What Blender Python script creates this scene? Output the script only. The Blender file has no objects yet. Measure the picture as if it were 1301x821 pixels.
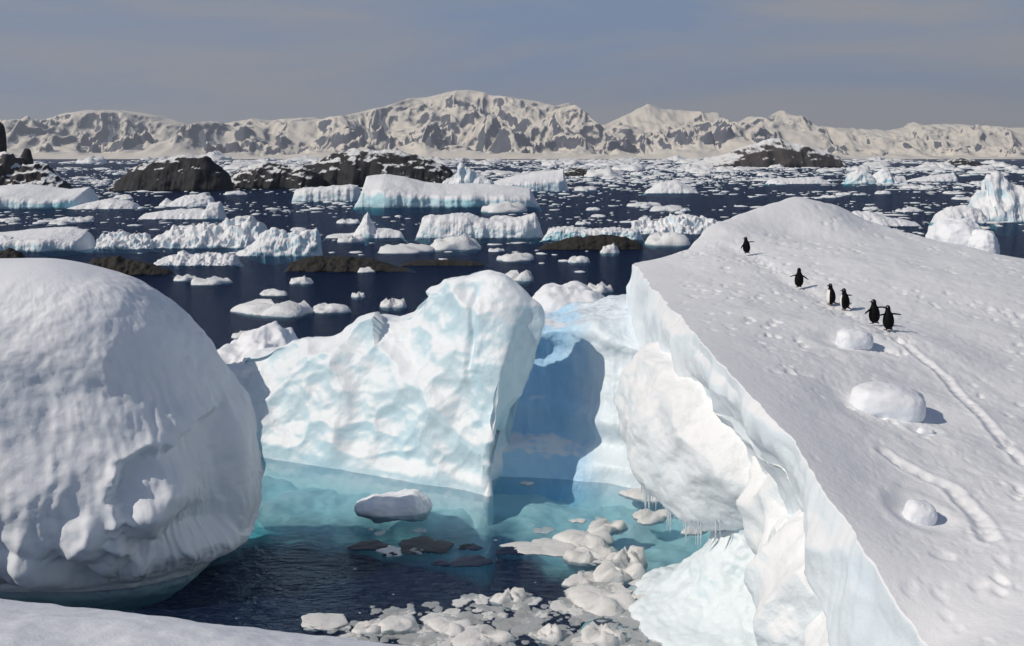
import bpy, math, random
import numpy as np

# ------------------------------------------------------------------ camera, sky, sun, exposure
sc = bpy.context.scene
C = sc.collection
FPX, W, H = 1400.0, 1301.0, 821.0
CAMZ = 11.0
HOR = 200.0
TH = math.atan((H / 2 - HOR) / FPX)
cam_d = bpy.data.cameras.new('camera')
cam = bpy.data.objects.new('camera', cam_d)
C.objects.link(cam)
cam.location = (0, 0, CAMZ)
cam.rotation_euler = (math.pi / 2 - TH, 0, 0)
cam_d.sensor_width = 36.0
cam_d.lens = 36.0 * FPX / W
cam_d.clip_start = 0.1
cam_d.clip_end = 60000
sc.camera = cam

SUN_EL = 39.0
SUN_DIR = (0.93, 0.37)          # horizontal direction in which the light travels
world = bpy.data.worlds.new('World')
sc.world = world
world.use_nodes = True
wn, wl = world.node_tree.nodes, world.node_tree.links
wn.clear()
sky = wn.new('ShaderNodeTexSky')
sky.sky_type = 'NISHITA'
sky.sun_disc = False
sky.sun_elevation = math.radians(SUN_EL)
# sun sits towards (-SUN_DIR); rotation measured from +Y clockwise (towards +X)
sky.sun_rotation = math.atan2(-SUN_DIR[0], -SUN_DIR[1])
sky.altitude = 0
sky.air_density = 1.0
sky.dust_density = 0.3
sky.ozone_density = 3.0
bg = wn.new('ShaderNodeBackground')
out = wn.new('ShaderNodeOutputWorld')
# thin high cloud veil, all round the sky
geo = wn.new('ShaderNodeTexCoord')
mp = wn.new('ShaderNodeMapping')
mp.inputs['Scale'].default_value = (1.3, 1.3, 9.0)
mp.inputs['Rotation'].default_value = (0.0, 0.10, 1.6)
nz = wn.new('ShaderNodeTexNoise')
nz.inputs['Scale'].default_value = 1.6
nz.inputs['Detail'].default_value = 6
nz.inputs['Roughness'].default_value = 0.55
nz.inputs['Distortion'].default_value = 0.6
rmp = wn.new('ShaderNodeValToRGB')
rmp.color_ramp.elements[0].position = 0.42
rmp.color_ramp.elements[0].color = (3.1, 4.4, 7.0, 1)
rmp.color_ramp.elements[1].position = 0.66
rmp.color_ramp.elements[1].color = (5.7, 5.4, 5.5, 1)
# the veil is thick low over the sea and thins towards the zenith
sep = wn.new('ShaderNodeSeparateXYZ')
wl.new(geo.outputs['Generated'], sep.inputs[0])
vr = wn.new('ShaderNodeMapRange')
vr.interpolation_type = 'SMOOTHSTEP'
vr.inputs['From Min'].default_value = 0.0
vr.inputs['From Max'].default_value = 0.75
vr.inputs['To Min'].default_value = 0.9
vr.inputs['To Max'].default_value = 0.12
wl.new(sep.outputs['Z'], vr.inputs['Value'])
mixs = wn.new('ShaderNodeMix')
mixs.data_type = 'RGBA'
SKY_STR = 0.06
wl.new(geo.outputs['Generated'], mp.inputs['Vector'])
wl.new(mp.outputs['Vector'], nz.inputs['Vector'])
wl.new(nz.outputs['Fac'], rmp.inputs['Fac'])
hr = wn.new('ShaderNodeMapRange')
hr.interpolation_type = 'SMOOTHSTEP'
hr.inputs['From Min'].default_value = 0.0
hr.inputs['From Max'].default_value = 0.08
hr.inputs['To Min'].default_value = 0.85
hr.inputs['To Max'].default_value = 0.0
wl.new(sep.outputs['Z'], hr.inputs['Value'])
mixh = wn.new('ShaderNodeMix')
mixh.data_type = 'RGBA'
mixh.inputs['B'].default_value = (6.0, 5.9, 6.0, 1)
wl.new(hr.outputs[0], mixh.inputs['Factor'])
wl.new(rmp.outputs['Color'], mixh.inputs['A'])
wl.new(mixh.outputs['Result'], mixs.inputs['B'])
wl.new(vr.outputs[0], mixs.inputs['Factor'])
wl.new(sky.outputs['Color'], mixs.inputs['A'])
wl.new(mixs.outputs['Result'], bg.inputs['Color'])
bg.inputs['Strength'].default_value = SKY_STR
wl.new(bg.outputs['Background'], out.inputs['Surface'])

sun_d = bpy.data.lights.new('sun', 'SUN')
sun_d.energy = 3.0
sun_d.angle = math.radians(0.53)
sun_d.color = (1.0, 0.925, 0.815)
sun = bpy.data.objects.new('sun', sun_d)
C.objects.link(sun)
ce, se = math.cos(math.radians(SUN_EL)), math.sin(math.radians(SUN_EL))
hl = math.hypot(*SUN_DIR)
from mathutils import Vector
sun.rotation_euler = Vector((SUN_DIR[0] / hl * ce, SUN_DIR[1] / hl * ce, -se)).to_track_quat('-Z', 'Y').to_euler()
sun.location = (-60, -20, 60)

sc.view_settings.view_transform = 'Standard'
sc.view_settings.look = 'None'
sc.view_settings.exposure = 0.0
sc.view_settings.gamma = 1.0
sc.view_settings.use_curve_mapping = False
sc.render.engine = 'CYCLES'
cy = sc.cycles
cy.use_denoising = True
cy.max_bounces = 10
cy.diffuse_bounces = 5
cy.glossy_bounces = 3
cy.transmission_bounces = 4
cy.transparent_max_bounces = 12
cy.volume_bounces = 0
cy.sample_clamp_indirect = 6.0

# ------------------------------------------------------------------ geometry helpers
CT, ST = math.cos(TH), math.sin(TH)


def ray(px, py):
    cx = (px - W / 2) / FPX
    cyy = (H / 2 - py) / FPX
    return np.array([cx, CT + cyy * ST, -ST + cyy * CT])


def at(px, py, y):
    """world point seen at a photo pixel, standing y metres away"""
    d = ray(px, py)
    return np.array([0, 0, CAMZ]) + d * (y / d[1])


def atz(px, py, z=0.0):
    d = ray(px, py)
    return np.array([0, 0, CAMZ]) + d * ((z - CAMZ) / d[2])


def _hash(ix, iy, iz, seed):
    h = (ix.astype(np.int64) * 374761393 + iy.astype(np.int64) * 668265263
         + iz.astype(np.int64) * 2147483647 + seed * 1274126177) & 0xFFFFFFFF
    h = ((h ^ (h >> 13)) * 1274126177) & 0xFFFFFFFF
    h = ((h ^ (h >> 16)) * 2246822519) & 0xFFFFFFFF
    return (h ^ (h >> 15)) & 0xFFFFFFFF


_G = np.random.RandomState(5).normal(size=(256, 3))
_G /= np.linalg.norm(_G, axis=1)[:, None]


def perlin(p, seed=0):
    p = np.asarray(p, dtype=np.float64)
    i = np.floor(p).astype(np.int64)
    f = p - i
    u = f * f * f * (f * (f * 6 - 15) + 10)
    res = 0
    for dx in (0, 1):
        wx = u[:, 0] if dx else 1 - u[:, 0]
        for dy in (0, 1):
            wy = u[:, 1] if dy else 1 - u[:, 1]
            for dz in (0, 1):
                wz = u[:, 2] if dz else 1 - u[:, 2]
                g = _G[_hash(i[:, 0] + dx, i[:, 1] + dy, i[:, 2] + dz, seed) & 255]
                dd = (f[:, 0] - dx) * g[:, 0] + (f[:, 1] - dy) * g[:, 1] + (f[:, 2] - dz) * g[:, 2]
                res = res + wx * wy * wz * dd
    return res * 1.6


def fbm(p, octv=4, seed=0, gain=0.5, lac=2.03):
    a, s, r = 1.0, 1.0, 0
    for o in range(octv):
        r = r + a * perlin(p * s + 17.3 * o, seed + o)
        a *= gain
        s *= lac
    return r


def ridged(p, octv=4, seed=0, gain=0.5, lac=2.1):
    a, s, r, w = 1.0, 1.0, 0, 1.0
    for o in range(octv):
        n = 1 - np.abs(perlin(p * s + 9.1 * o, seed + o))
        n = n * n
        r = r + a * n * w
        w = np.clip(n * 1.4, 0, 1)
        a *= gain
        s *= lac
    return r


def worley(p, seed=0, jit=0.9):
    """F1, F2, tilted-plane value of the nearest cell (fracture facets), cell random"""
    p = np.asarray(p, dtype=np.float64)
    i = np.floor(p).astype(np.int64)
    n = len(p)
    f1 = np.full(n, 9.0)
    f2 = np.full(n, 9.0)
    pl = np.zeros(n)
    rd = np.zeros(n)
    for dx in (-1, 0, 1):
        for dy in (-1, 0, 1):
            for dz in (-1, 0, 1):
                cx, cy_, cz = i[:, 0] + dx, i[:, 1] + dy, i[:, 2] + dz
                h = _hash(cx, cy_, cz, seed)
                jx = ((h & 1023) / 1023.0 - .5) * jit + .5
                jy = (((h >> 10) & 1023) / 1023.0 - .5) * jit + .5
                jz = (((h >> 20) & 1023) / 1023.0 - .5) * jit + .5
                q = p - np.stack([cx + jx, cy_ + jy, cz + jz], 1)
                d = np.sqrt((q * q).sum(1))
                m = d < f1
                f2 = np.where(m, f1, np.minimum(f2, d))
                g = _G[(h >> 7) & 255]
                pl = np.where(m, (q * g).sum(1), pl)
                rd = np.where(m, ((h >> 5) & 1023) / 1023.0, rd)
                f1 = np.where(m, d, f1)
    return f1, f2, pl, rd


def scallop(p, seed=0, tilt=0.5, jit=0.9, curv=1.0):
    """conchoidal fracture: concave dishes that meet in sharp ridges, continuous"""
    p = np.asarray(p, dtype=np.float64)
    i = np.floor(p).astype(np.int64)
    best = np.full(len(p), 9.0)
    for dx in (-1, 0, 1):
        for dy in (-1, 0, 1):
            for dz in (-1, 0, 1):
                cx, cy_, cz = i[:, 0] + dx, i[:, 1] + dy, i[:, 2] + dz
                h = _hash(cx, cy_, cz, seed)
                jx = ((h & 1023) / 1023.0 - .5) * jit + .5
                jy = (((h >> 10) & 1023) / 1023.0 - .5) * jit + .5
                jz = (((h >> 20) & 1023) / 1023.0 - .5) * jit + .5
                q = p - np.stack([cx + jx, cy_ + jy, cz + jz], 1)
                g = _G[(h >> 7) & 255]
                v = curv * (q * q).sum(1) + tilt * (q * g).sum(1) + 0.25 * (((h >> 5) & 1023) / 1023.0 - .5)
                best = np.minimum(best, v)
    return best - 0.15


def sstep(a, b, x):
    t = np.clip((x - a) / (b - a), 0, 1)
    return t * t * (3 - 2 * t)


def cr(P, n, closed=False):
    """Catmull-Rom along axis 0 of a control array -> n samples"""
    P = np.asarray(P, dtype=np.float64)
    K = len(P)
    if closed:
        t = np.linspace(0, K, n, endpoint=False)
    else:
        t = np.linspace(0, K - 1, n)
    i = np.floor(t).astype(int)
    if not closed:
        i = np.minimum(i, K - 2)
    f = (t - i).reshape((-1,) + (1,) * (P.ndim - 1))

    def g(j):
        if closed:
            return P[j % K]
        lo, hi = j < 0, j > K - 1
        v = P[np.clip(j, 0, K - 1)]
        if lo.any():
            v = v.copy()
            v[lo] = 2 * P[0] - P[1]
        if hi.any():
            v = v.copy()
            v[hi] = 2 * P[-1] - P[-2]
        return v
    p0, p1, p2, p3 = g(i - 1), g(i), g(i + 1), g(i + 2)
    return 0.5 * (2 * p1 + (p2 - p0) * f + (2 * p0 - 5 * p1 + 4 * p2 - p3) * f ** 2 + (3 * p1 - p0 - 3 * p2 + p3) * f ** 3)


def mesh_np(name, v, quads, smooth=True, tris=None):
    me = bpy.data.meshes.new(name)
    v = np.ascontiguousarray(v, dtype=np.float32)
    me.vertices.add(len(v))
    me.vertices.foreach_set('co', v.ravel())
    nq = 0 if quads is None else len(quads)
    nt = 0 if tris is None else len(tris)
    idx = []
    if nq:
        idx.append(np.asarray(quads, dtype=np.int32).ravel())
    if nt:
        idx.append(np.asarray(tris, dtype=np.int32).ravel())
    idx = np.concatenate(idx)
    me.loops.add(len(idx))
    me.loops.foreach_set('vertex_index', idx)
    me.polygons.add(nq + nt)
    st = np.concatenate([np.arange(nq) * 4, nq * 4 + np.arange(nt) * 3]).astype(np.int32)
    me.polygons.foreach_set('loop_start', st)
    me.polygons.foreach_set('use_smooth', np.full(nq + nt, smooth, dtype=bool))
    me.update(calc_edges=True)
    me.validate()
    return me


def grid_quads(nr, nc, wrap=False, flip=False):
    i = np.arange(nr - 1)[:, None]
    j = np.arange(nc if wrap else nc - 1)[None, :]
    jn = (j + 1) % nc
    a = i * nc + j
    b = i * nc + jn
    c = (i + 1) * nc + jn
    d = (i + 1) * nc + j
    q = np.stack([a, b, c, d], -1).reshape(-1, 4)
    return q[:, ::-1] if flip else q


def grid_normals(G, wrap=False):
    if wrap:
        du = np.roll(G, -1, 1) - np.roll(G, 1, 1)
    else:
        du = np.gradient(G, axis=1)
    dv = np.gradient(G, axis=0)
    n = np.cross(du, dv)
    return n / (np.linalg.norm(n, axis=2, keepdims=True) + 1e-9)


def obj(name, me, mat=None, parent=None, label=None, cat=None, group=None, kind=None):
    o = bpy.data.objects.new(name, me)
    C.objects.link(o)
    if mat is not None and me is not None:
        if not me.materials:
            me.materials.append(mat)
    if parent is not None:
        o.parent = parent
    tag(o, label, cat, group, kind)
    return o


def tag(o, label=None, cat=None, group=None, kind=None):
    if label:
        o['label'] = label
    if cat:
        o['category'] = cat
    if group:
        o['group'] = group
    if kind:
        o['kind'] = kind


def center(G, base):
    """make mesh coordinates relative to the thing's base"""
    return G - np.asarray(base)


# ------------------------------------------------------------------ materials
def new_mat(name):
    m = bpy.data.materials.new(name)
    m.use_nodes = True
    n, l = m.node_tree.nodes, m.node_tree.links
    n.clear()
    o = n.new('ShaderNodeOutputMaterial')
    b = n.new('ShaderNodeBsdfPrincipled')
    l.new(b.outputs[0], o.inputs['Surface'])
    return m, n, l, b, o


def noise_node(n, l, scale, detail=4, rough=0.55, vec=None, dist=0.0):
    t = n.new('ShaderNodeTexNoise')
    t.inputs['Scale'].default_value = scale
    t.inputs['Detail'].default_value = detail
    t.inputs['Roughness'].default_value = rough
    t.inputs['Distortion'].default_value = dist
    if vec is not None:
        l.new(vec, t.inputs['Vector'])
    return t


def ramp(n, l, fac, stops):
    r = n.new('ShaderNodeValToRGB')
    e = r.color_ramp.elements
    while len(e) < len(stops):
        e.new(0.5)
    for k, (p, c) in enumerate(stops):
        e[k].position = p
        e[k].color = (*c, 1) if len(c) == 3 else c
    l.new(fac, r.inputs['Fac'])
    return r


def mixc(n, l, fac, a, b):
    m = n.new('ShaderNodeMix')
    m.data_type = 'RGBA'
    for s, v in (('Factor', fac), ('A', a), ('B', b)):
        if hasattr(v, 'type') and hasattr(v, 'links'):
            l.new(v, m.inputs[s])
        else:
            m.inputs[s].default_value = v if s == 'Factor' else (*v, 1)
    return m.outputs['Result']


def math_node(n, l, op, a, b=None, c=None, clamp=False):
    m = n.new('ShaderNodeMath')
    m.operation = op
    m.use_clamp = clamp
    for k, v in enumerate((a, b, c)):
        if v is None:
            continue
        if hasattr(v, 'links'):
            l.new(v, m.inputs[k])
        else:
            m.inputs[k].default_value = v
    return m.outputs[0]


def geo_pos(n, l, scale=(1, 1, 1)):
    g = n.new('ShaderNodeNewGeometry')
    v = n.new('ShaderNodeVectorMath')
    v.operation = 'MULTIPLY'
    l.new(g.outputs['Position'], v.inputs[0])
    v.inputs[1].default_value = scale
    s = n.new('ShaderNodeSeparateXYZ')
    l.new(g.outputs['Normal'], s.inputs[0])
    p = n.new('ShaderNodeSeparateXYZ')
    l.new(g.outputs['Position'], p.inputs[0])
    return v.outputs[0], s, p


def snow_ice(name, snow=(0.86, 0.865, 0.89), ice=(0.70, 0.84, 0.90), deep=(0.42, 0.70, 0.84),
             lo=0.05, hi=0.45, bump=0.25, fine=14.0, mott=0.7, rough=0.55, sss=0.0, dirt=0.0, streak=0.0, deep_amt=0.5):
    """snow lies on faces that look up, clear ice on steep ones"""
    m, n, l, b, o = new_mat(name)
    pos, nrm, pz = geo_pos(n, l)
    nz_ = noise_node(n, l, mott, 5, 0.6, pos)
    f = math_node(n, l, 'MULTIPLY_ADD', nz_.outputs['Fac'], 0.7, math_node(n, l, 'ADD', nrm.outputs['Z'], -0.35))
    fac = n.new('ShaderNodeMapRange')
    fac.interpolation_type = 'SMOOTHSTEP'
    fac.inputs['From Min'].default_value = lo
    fac.inputs['From Max'].default_value = hi
    l.new(f, fac.inputs['Value'])
    n2 = noise_node(n, l, mott * 0.55, 3, 0.5, pos, 0.4)
    dr = ramp(n, l, n2.outputs['Fac'], [(0.42, (0, 0, 0)), (0.68, (deep_amt,) * 3)])
    icec = mixc(n, l, dr.outputs['Color'], ice, deep)
    col = mixc(n, l, fac.outputs[0], icec, snow)
    if dirt > 0:
        n3 = noise_node(n, l, mott * 0.8, 6, 0.7, pos, 0.8)
        d3 = ramp(n, l, n3.outputs['Fac'], [(0.52, (0, 0, 0)), (0.75, (dirt,) * 3)])
        col = mixc(n, l, d3.outputs['Color'], col, (0.50, 0.46, 0.40))
    l.new(col, b.inputs['Base Color'])
    b.inputs['Roughness'].default_value = rough
    b.inputs['Specular IOR Level'].default_value = 0.35
    if sss > 0:
        b.inputs['Subsurface Weight'].default_value = sss
        b.inputs['Subsurface Radius'].default_value = (0.25, 0.6, 1.0)
        b.inputs['Subsurface Scale'].default_value = 0.5
    n4 = noise_node(n, l, fine, 5, 0.65, pos)
    bp = n.new('ShaderNodeBump')
    bp.inputs['Strength'].default_value = bump
    bp.inputs['Distance'].default_value = 1.2 / fine
    l.new(n4.outputs['Fac'], bp.inputs['Height'])
    l.new(bp.outputs[0], b.inputs['Normal'])
    return m


M = {}
M['snow'] = snow_ice('snow', ice=(0.82, 0.85, 0.89), deep=(0.74, 0.81, 0.87), lo=-0.2, hi=0.3, bump=0.16, fine=12, rough=0.6)
M['slope'] = snow_ice('slope_snow', snow=(0.86, 0.855, 0.86), ice=(0.82, 0.87, 0.90), deep=(0.70, 0.83, 0.90), lo=0.1, hi=0.5, bump=0.18, fine=9, rough=0.6)
M['bulge'] = snow_ice('frosted_ice', snow=(0.88, 0.88, 0.88), ice=(0.84, 0.88, 0.90), deep=(0.68, 0.82, 0.90), bump=0.3, fine=8, deep_amt=0.35)
M['ice'] = snow_ice('glacier_ice', snow=(0.86, 0.89, 0.91), ice=(0.66, 0.81, 0.87), deep=(0.46, 0.71, 0.82), lo=0.15, hi=0.6, bump=0.22, fine=9, rough=0.38, mott=0.9)
M['foot'] = snow_ice('grainy_ice', snow=(0.80, 0.86, 0.88), ice=(0.72, 0.84, 0.88), deep=(0.6, 0.78, 0.85), bump=0.3, fine=12, rough=0.3)
M['shade_blue_ice'] = snow_ice('shade_blue_ice', snow=(0.87, 0.88, 0.90), ice=(0.47, 0.71, 0.90), deep=(0.34, 0.62, 0.92), lo=0.85, hi=1.0, bump=0.2, fine=9, rough=0.38)
M['shelf'] = snow_ice('drowned_ice', snow=(0.72, 0.86, 0.88), ice=(0.6, 0.8, 0.86), deep=(0.5, 0.76, 0.84), bump=0.1, fine=3, mott=0.4)
M['berg'] = snow_ice('far_berg_ice', snow=(0.86, 0.86, 0.87), ice=(0.70, 0.84, 0.90), deep=(0.40, 0.70, 0.82), lo=0.0, hi=0.5, bump=0.4, fine=1.6, mott=0.12, rough=0.6)
M['berg_teal'] = snow_ice('teal_berg_ice', snow=(0.86, 0.86, 0.87), ice=(0.60, 0.80, 0.86), deep=(0.22, 0.60, 0.70), lo=0.15, hi=0.6, bump=0.4, fine=1.6, mott=0.12, rough=0.6, deep_amt=0.9)
M['floe'] = snow_ice('floe_ice', snow=(0.84, 0.84, 0.84), ice=(0.70, 0.82, 0.86), deep=(0.5, 0.72, 0.8), lo=-0.15, hi=0.3, bump=0.4, fine=3.5, mott=0.4, rough=0.5)
M['brash'] = snow_ice('brash_ice', snow=(0.74, 0.72, 0.70), ice=(0.50, 0.55, 0.57), deep=(0.36, 0.46, 0.5), lo=0.0, hi=0.5, bump=0.35, fine=14, mott=1.6, rough=0.35, dirt=0.5)

M['slush'] = snow_ice('slush_ice', snow=(0.60, 0.61, 0.61), ice=(0.45, 0.52, 0.54), deep=(0.36, 0.46, 0.5), lo=0.0, hi=0.5, bump=0.3, fine=14, mott=1.6, rough=0.3, dirt=0.5)
for nd in M['slush'].node_tree.nodes:
    if nd.type == 'BSDF_PRINCIPLED':
        nd.inputs['Alpha'].default_value = 0.58


def rock_mat(name, rock=(0.012, 0.012, 0.014), rock2=(0.034, 0.033, 0.035), snow_lo=0.75, snow_hi=0.9, sc_=0.15, snow=(0.84, 0.83, 0.81), sn_amt=1.0, nw=0.8, big=0.0, snow_sc=0.8, ridge=0.0):
    m, n, l, b, o = new_mat(name)
    pos, nrm, pz = geo_pos(n, l)
    a = noise_node(n, l, sc_, 7, 0.65, pos, 0.3)
    rc = ramp(n, l, a.outputs['Fac'], [(0.35, rock), (0.7, rock2)])
    s = noise_node(n, l, sc_ * snow_sc, 6, 0.65, pos, 0.5)
    f = math_node(n, l, 'MULTIPLY_ADD', s.outputs['Fac'], nw, math_node(n, l, 'ADD', nrm.outputs['Z'], -nw * 0.5))
    if ridge > 0:
        r2 = n.new('ShaderNodeTexNoise')
        r2.noise_type = 'RIDGED_MULTIFRACTAL'
        r2.inputs['Scale'].default_value = ridge * 1.3
        r2.inputs['Detail'].default_value = 8
        r2.inputs['Roughness'].default_value = 0.6
        l.new(pos, r2.inputs['Vector'])
        f = math_node(n, l, 'MULTIPLY_ADD', r2.outputs['Fac'], 0.22, math_node(n, l, 'ADD', f, -0.085))
    if big > 0:
        bn = noise_node(n, l, sc_ * 0.10, 3, 0.5, pos, 0.4)
        f = math_node(n, l, 'MULTIPLY_ADD', bn.outputs['Fac'], big, math_node(n, l, 'ADD', f, -big * 0.5))
    fr = n.new('ShaderNodeMapRange')
    fr.inputs['From Min'].default_value = snow_lo
    fr.inputs['From Max'].default_value = snow_hi
    fr.inputs['To Max'].default_value = sn_amt
    l.new(f, fr.inputs['Value'])
    l.new(mixc(n, l, fr.outputs[0], rc.outputs['Color'], snow), b.inputs['Base Color'])
    b.inputs['Roughness'].default_value = 0.85
    bp = n.new('ShaderNodeBump')
    bp.inputs['Strength'].default_value = 0.5
    bp.inputs['Distance'].default_value = 0.25 / sc_
    if ridge > 0:
        rn = n.new('ShaderNodeTexNoise')
        rn.noise_type = 'RIDGED_MULTIFRACTAL'
        rn.inputs['Scale'].default_value = ridge
        rn.inputs['Detail'].default_value = 7
        rn.inputs['Roughness'].default_value = 0.55
        l.new(pos, rn.inputs['Vector'])
        l.new(rn.outputs['Fac'], bp.inputs['Height'])
        bp.inputs['Strength'].default_value = 0.9
        bp.inputs['Distance'].default_value = 0.22 / ridge
    else:
        l.new(a.outputs['Fac'], bp.inputs['Height'])
    l.new(bp.outputs[0], b.inputs['Normal'])
    return m


M['rock'] = rock_mat('islet_rock', snow_lo=0.88, snow_hi=0.95, sc_=0.25)
M['low_rock'] = rock_mat('wet_rock', rock=(0.012, 0.011, 0.010), rock2=(0.032, 0.027, 0.02), snow_lo=2.0, snow_hi=2.2, sc_=0.9)
M['head_rock'] = rock_mat('headland_rock', rock=(0.03, 0.027, 0.03), rock2=(0.08, 0.07, 0.07), snow_lo=0.62, snow_hi=0.74, sc_=0.05, nw=0.5)
M['cap_rock'] = rock_mat('snowcap_rock', rock=(0.04, 0.035, 0.035), rock2=(0.09, 0.075, 0.07), snow_lo=0.80, snow_hi=0.88, sc_=0.02, nw=0.35)
M['mount'] = rock_mat('mountain_snow', rock=(0.055, 0.06, 0.085), rock2=(0.14, 0.145, 0.175), snow_lo=0.60, snow_hi=0.68, sc_=0.011, big=0.5, ridge=0.0045, snow_sc=1.5, snow=(0.88, 0.80, 0.68), nw=0.45)

# water: clear surface over a blue absorbing body
m, n, l, b, o = new_mat('sea_water')
n.remove(b)
pos, nrm, pz = geo_pos(n, l)
posw, _, _ = geo_pos(n, l, (0.55, 1.0, 1.0))
w1 = noise_node(n, l, 4.5, 4, 0.6, posw, 0.3)
w2 = noise_node(n, l, 0.45, 3, 0.55, posw, 0.2)
hsum = math_node(n, l, 'MULTIPLY_ADD', w2.outputs['Fac'], 2.2, w1.outputs['Fac'])
bp = n.new('ShaderNodeBump')
bp.inputs['Strength'].default_value = 1.0
bp.inputs['Distance'].default_value = 0.30
l.new(hsum, bp.inputs['Height'])
fr = n.new('ShaderNodeFresnel')
fr.inputs['IOR'].default_value = 1.33
l.new(bp.outputs[0], fr.inputs['Normal'])
fm = math_node(n, l, 'MULTIPLY', fr.outputs[0], 0.85, clamp=True)
fm = math_node(n, l, 'MINIMUM', fm, 0.24)
tr = n.new('ShaderNodeBsdfTransparent')
tr.inputs['Color'].default_value = (0.93, 0.98, 0.99, 1)
df = n.new('ShaderNodeBsdfDiffuse')
df.inputs['Color'].default_value = (0.02, 0.06, 0.20, 1)
l.new(bp.outputs[0], df.inputs['Normal'])
ms = n.new('ShaderNodeMixShader')
ms.inputs[0].default_value = 0.18
l.new(tr.outputs[0], ms.inputs[1])
l.new(df.outputs[0], ms.inputs[2])
gl = n.new('ShaderNodeBsdfGlossy')
gl.inputs['Roughness'].default_value = 0.11
gl.inputs['Color'].default_value = (0.70, 0.81, 1.0, 1)
l.new(bp.outputs[0], gl.inputs['Normal'])
m2 = n.new('ShaderNodeMixShader')
l.new(fm, m2.inputs[0])
l.new(ms.outputs[0], m2.inputs[1])
l.new(gl.outputs[0], m2.inputs[2])
l.new(m2.outputs[0], o.inputs['Surface'])
va = n.new('ShaderNodeVolumeAbsorption')
va.inputs['Color'].default_value = (0.0, 0.80, 0.85, 1)
va.inputs['Density'].default_value = 0.15
l.new(va.outputs[0], o.inputs['Volume'])
M['water'] = m
m, n, l, b, o = new_mat('sea_bed')
b.inputs['Base Color'].default_value = (0.02, 0.03, 0.035, 1)
b.inputs['Roughness'].default_value = 1
M['bed'] = m


def box_mesh(name, x0, x1, y0, y1, z0, z1):
    v = [(x, y, z) for z in (z0, z1) for y in (y0, y1) for x in (x0, x1)]
    q = [(0, 2, 3, 1), (4, 5, 7, 6), (0, 1, 5, 4), (2, 6, 7, 3), (0, 4, 6, 2), (1, 3, 7, 5)]
    return mesh_np(name, v, q, smooth=False)


# ------------------------------------------------------------------ setting: sea, sea bed
FAR = 17000
obj('sea', box_mesh('sea', -FAR, FAR, -400, FAR, -60, 0.0), M['water'], kind='structure')
obj('sea_bed', box_mesh('sea_bed', -FAR - 50, FAR + 50, -450, FAR + 50, -62, -58.0), M['bed'], kind='structure')

# ------------------------------------------------------------------ mountains
crest_px = [(-260, 160), (-120, 158), (0, 172), (25, 164), (60, 156), (110, 147), (150, 140), (180, 142), (215, 149), (262, 163), (290, 158),
            (330, 151), (352, 154), (366, 151), (392, 150), (405, 149), (414, 153), (440, 151), (470, 143), (500, 135), (523, 125),
            (545, 123), (570, 117), (595, 113), (610, 115), (625, 121), (645, 123), (680, 129), (705, 134), (722, 131),
            (735, 142), (752, 164), (775, 154), (800, 142), (820, 132), (835, 138), (855, 140), (880, 142), (903, 144),
            (920, 161), (935, 155), (948, 148), (962, 158), (973, 148), (985, 140), (997, 149), (1012, 161),
            (1040, 162), (1080, 164), (1120, 165), (1140, 162), (1151, 155), (1162, 161), (1190, 157), (1230, 161), (1262, 164),
            (1301, 162), (1420, 158), (1560, 165)]


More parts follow.
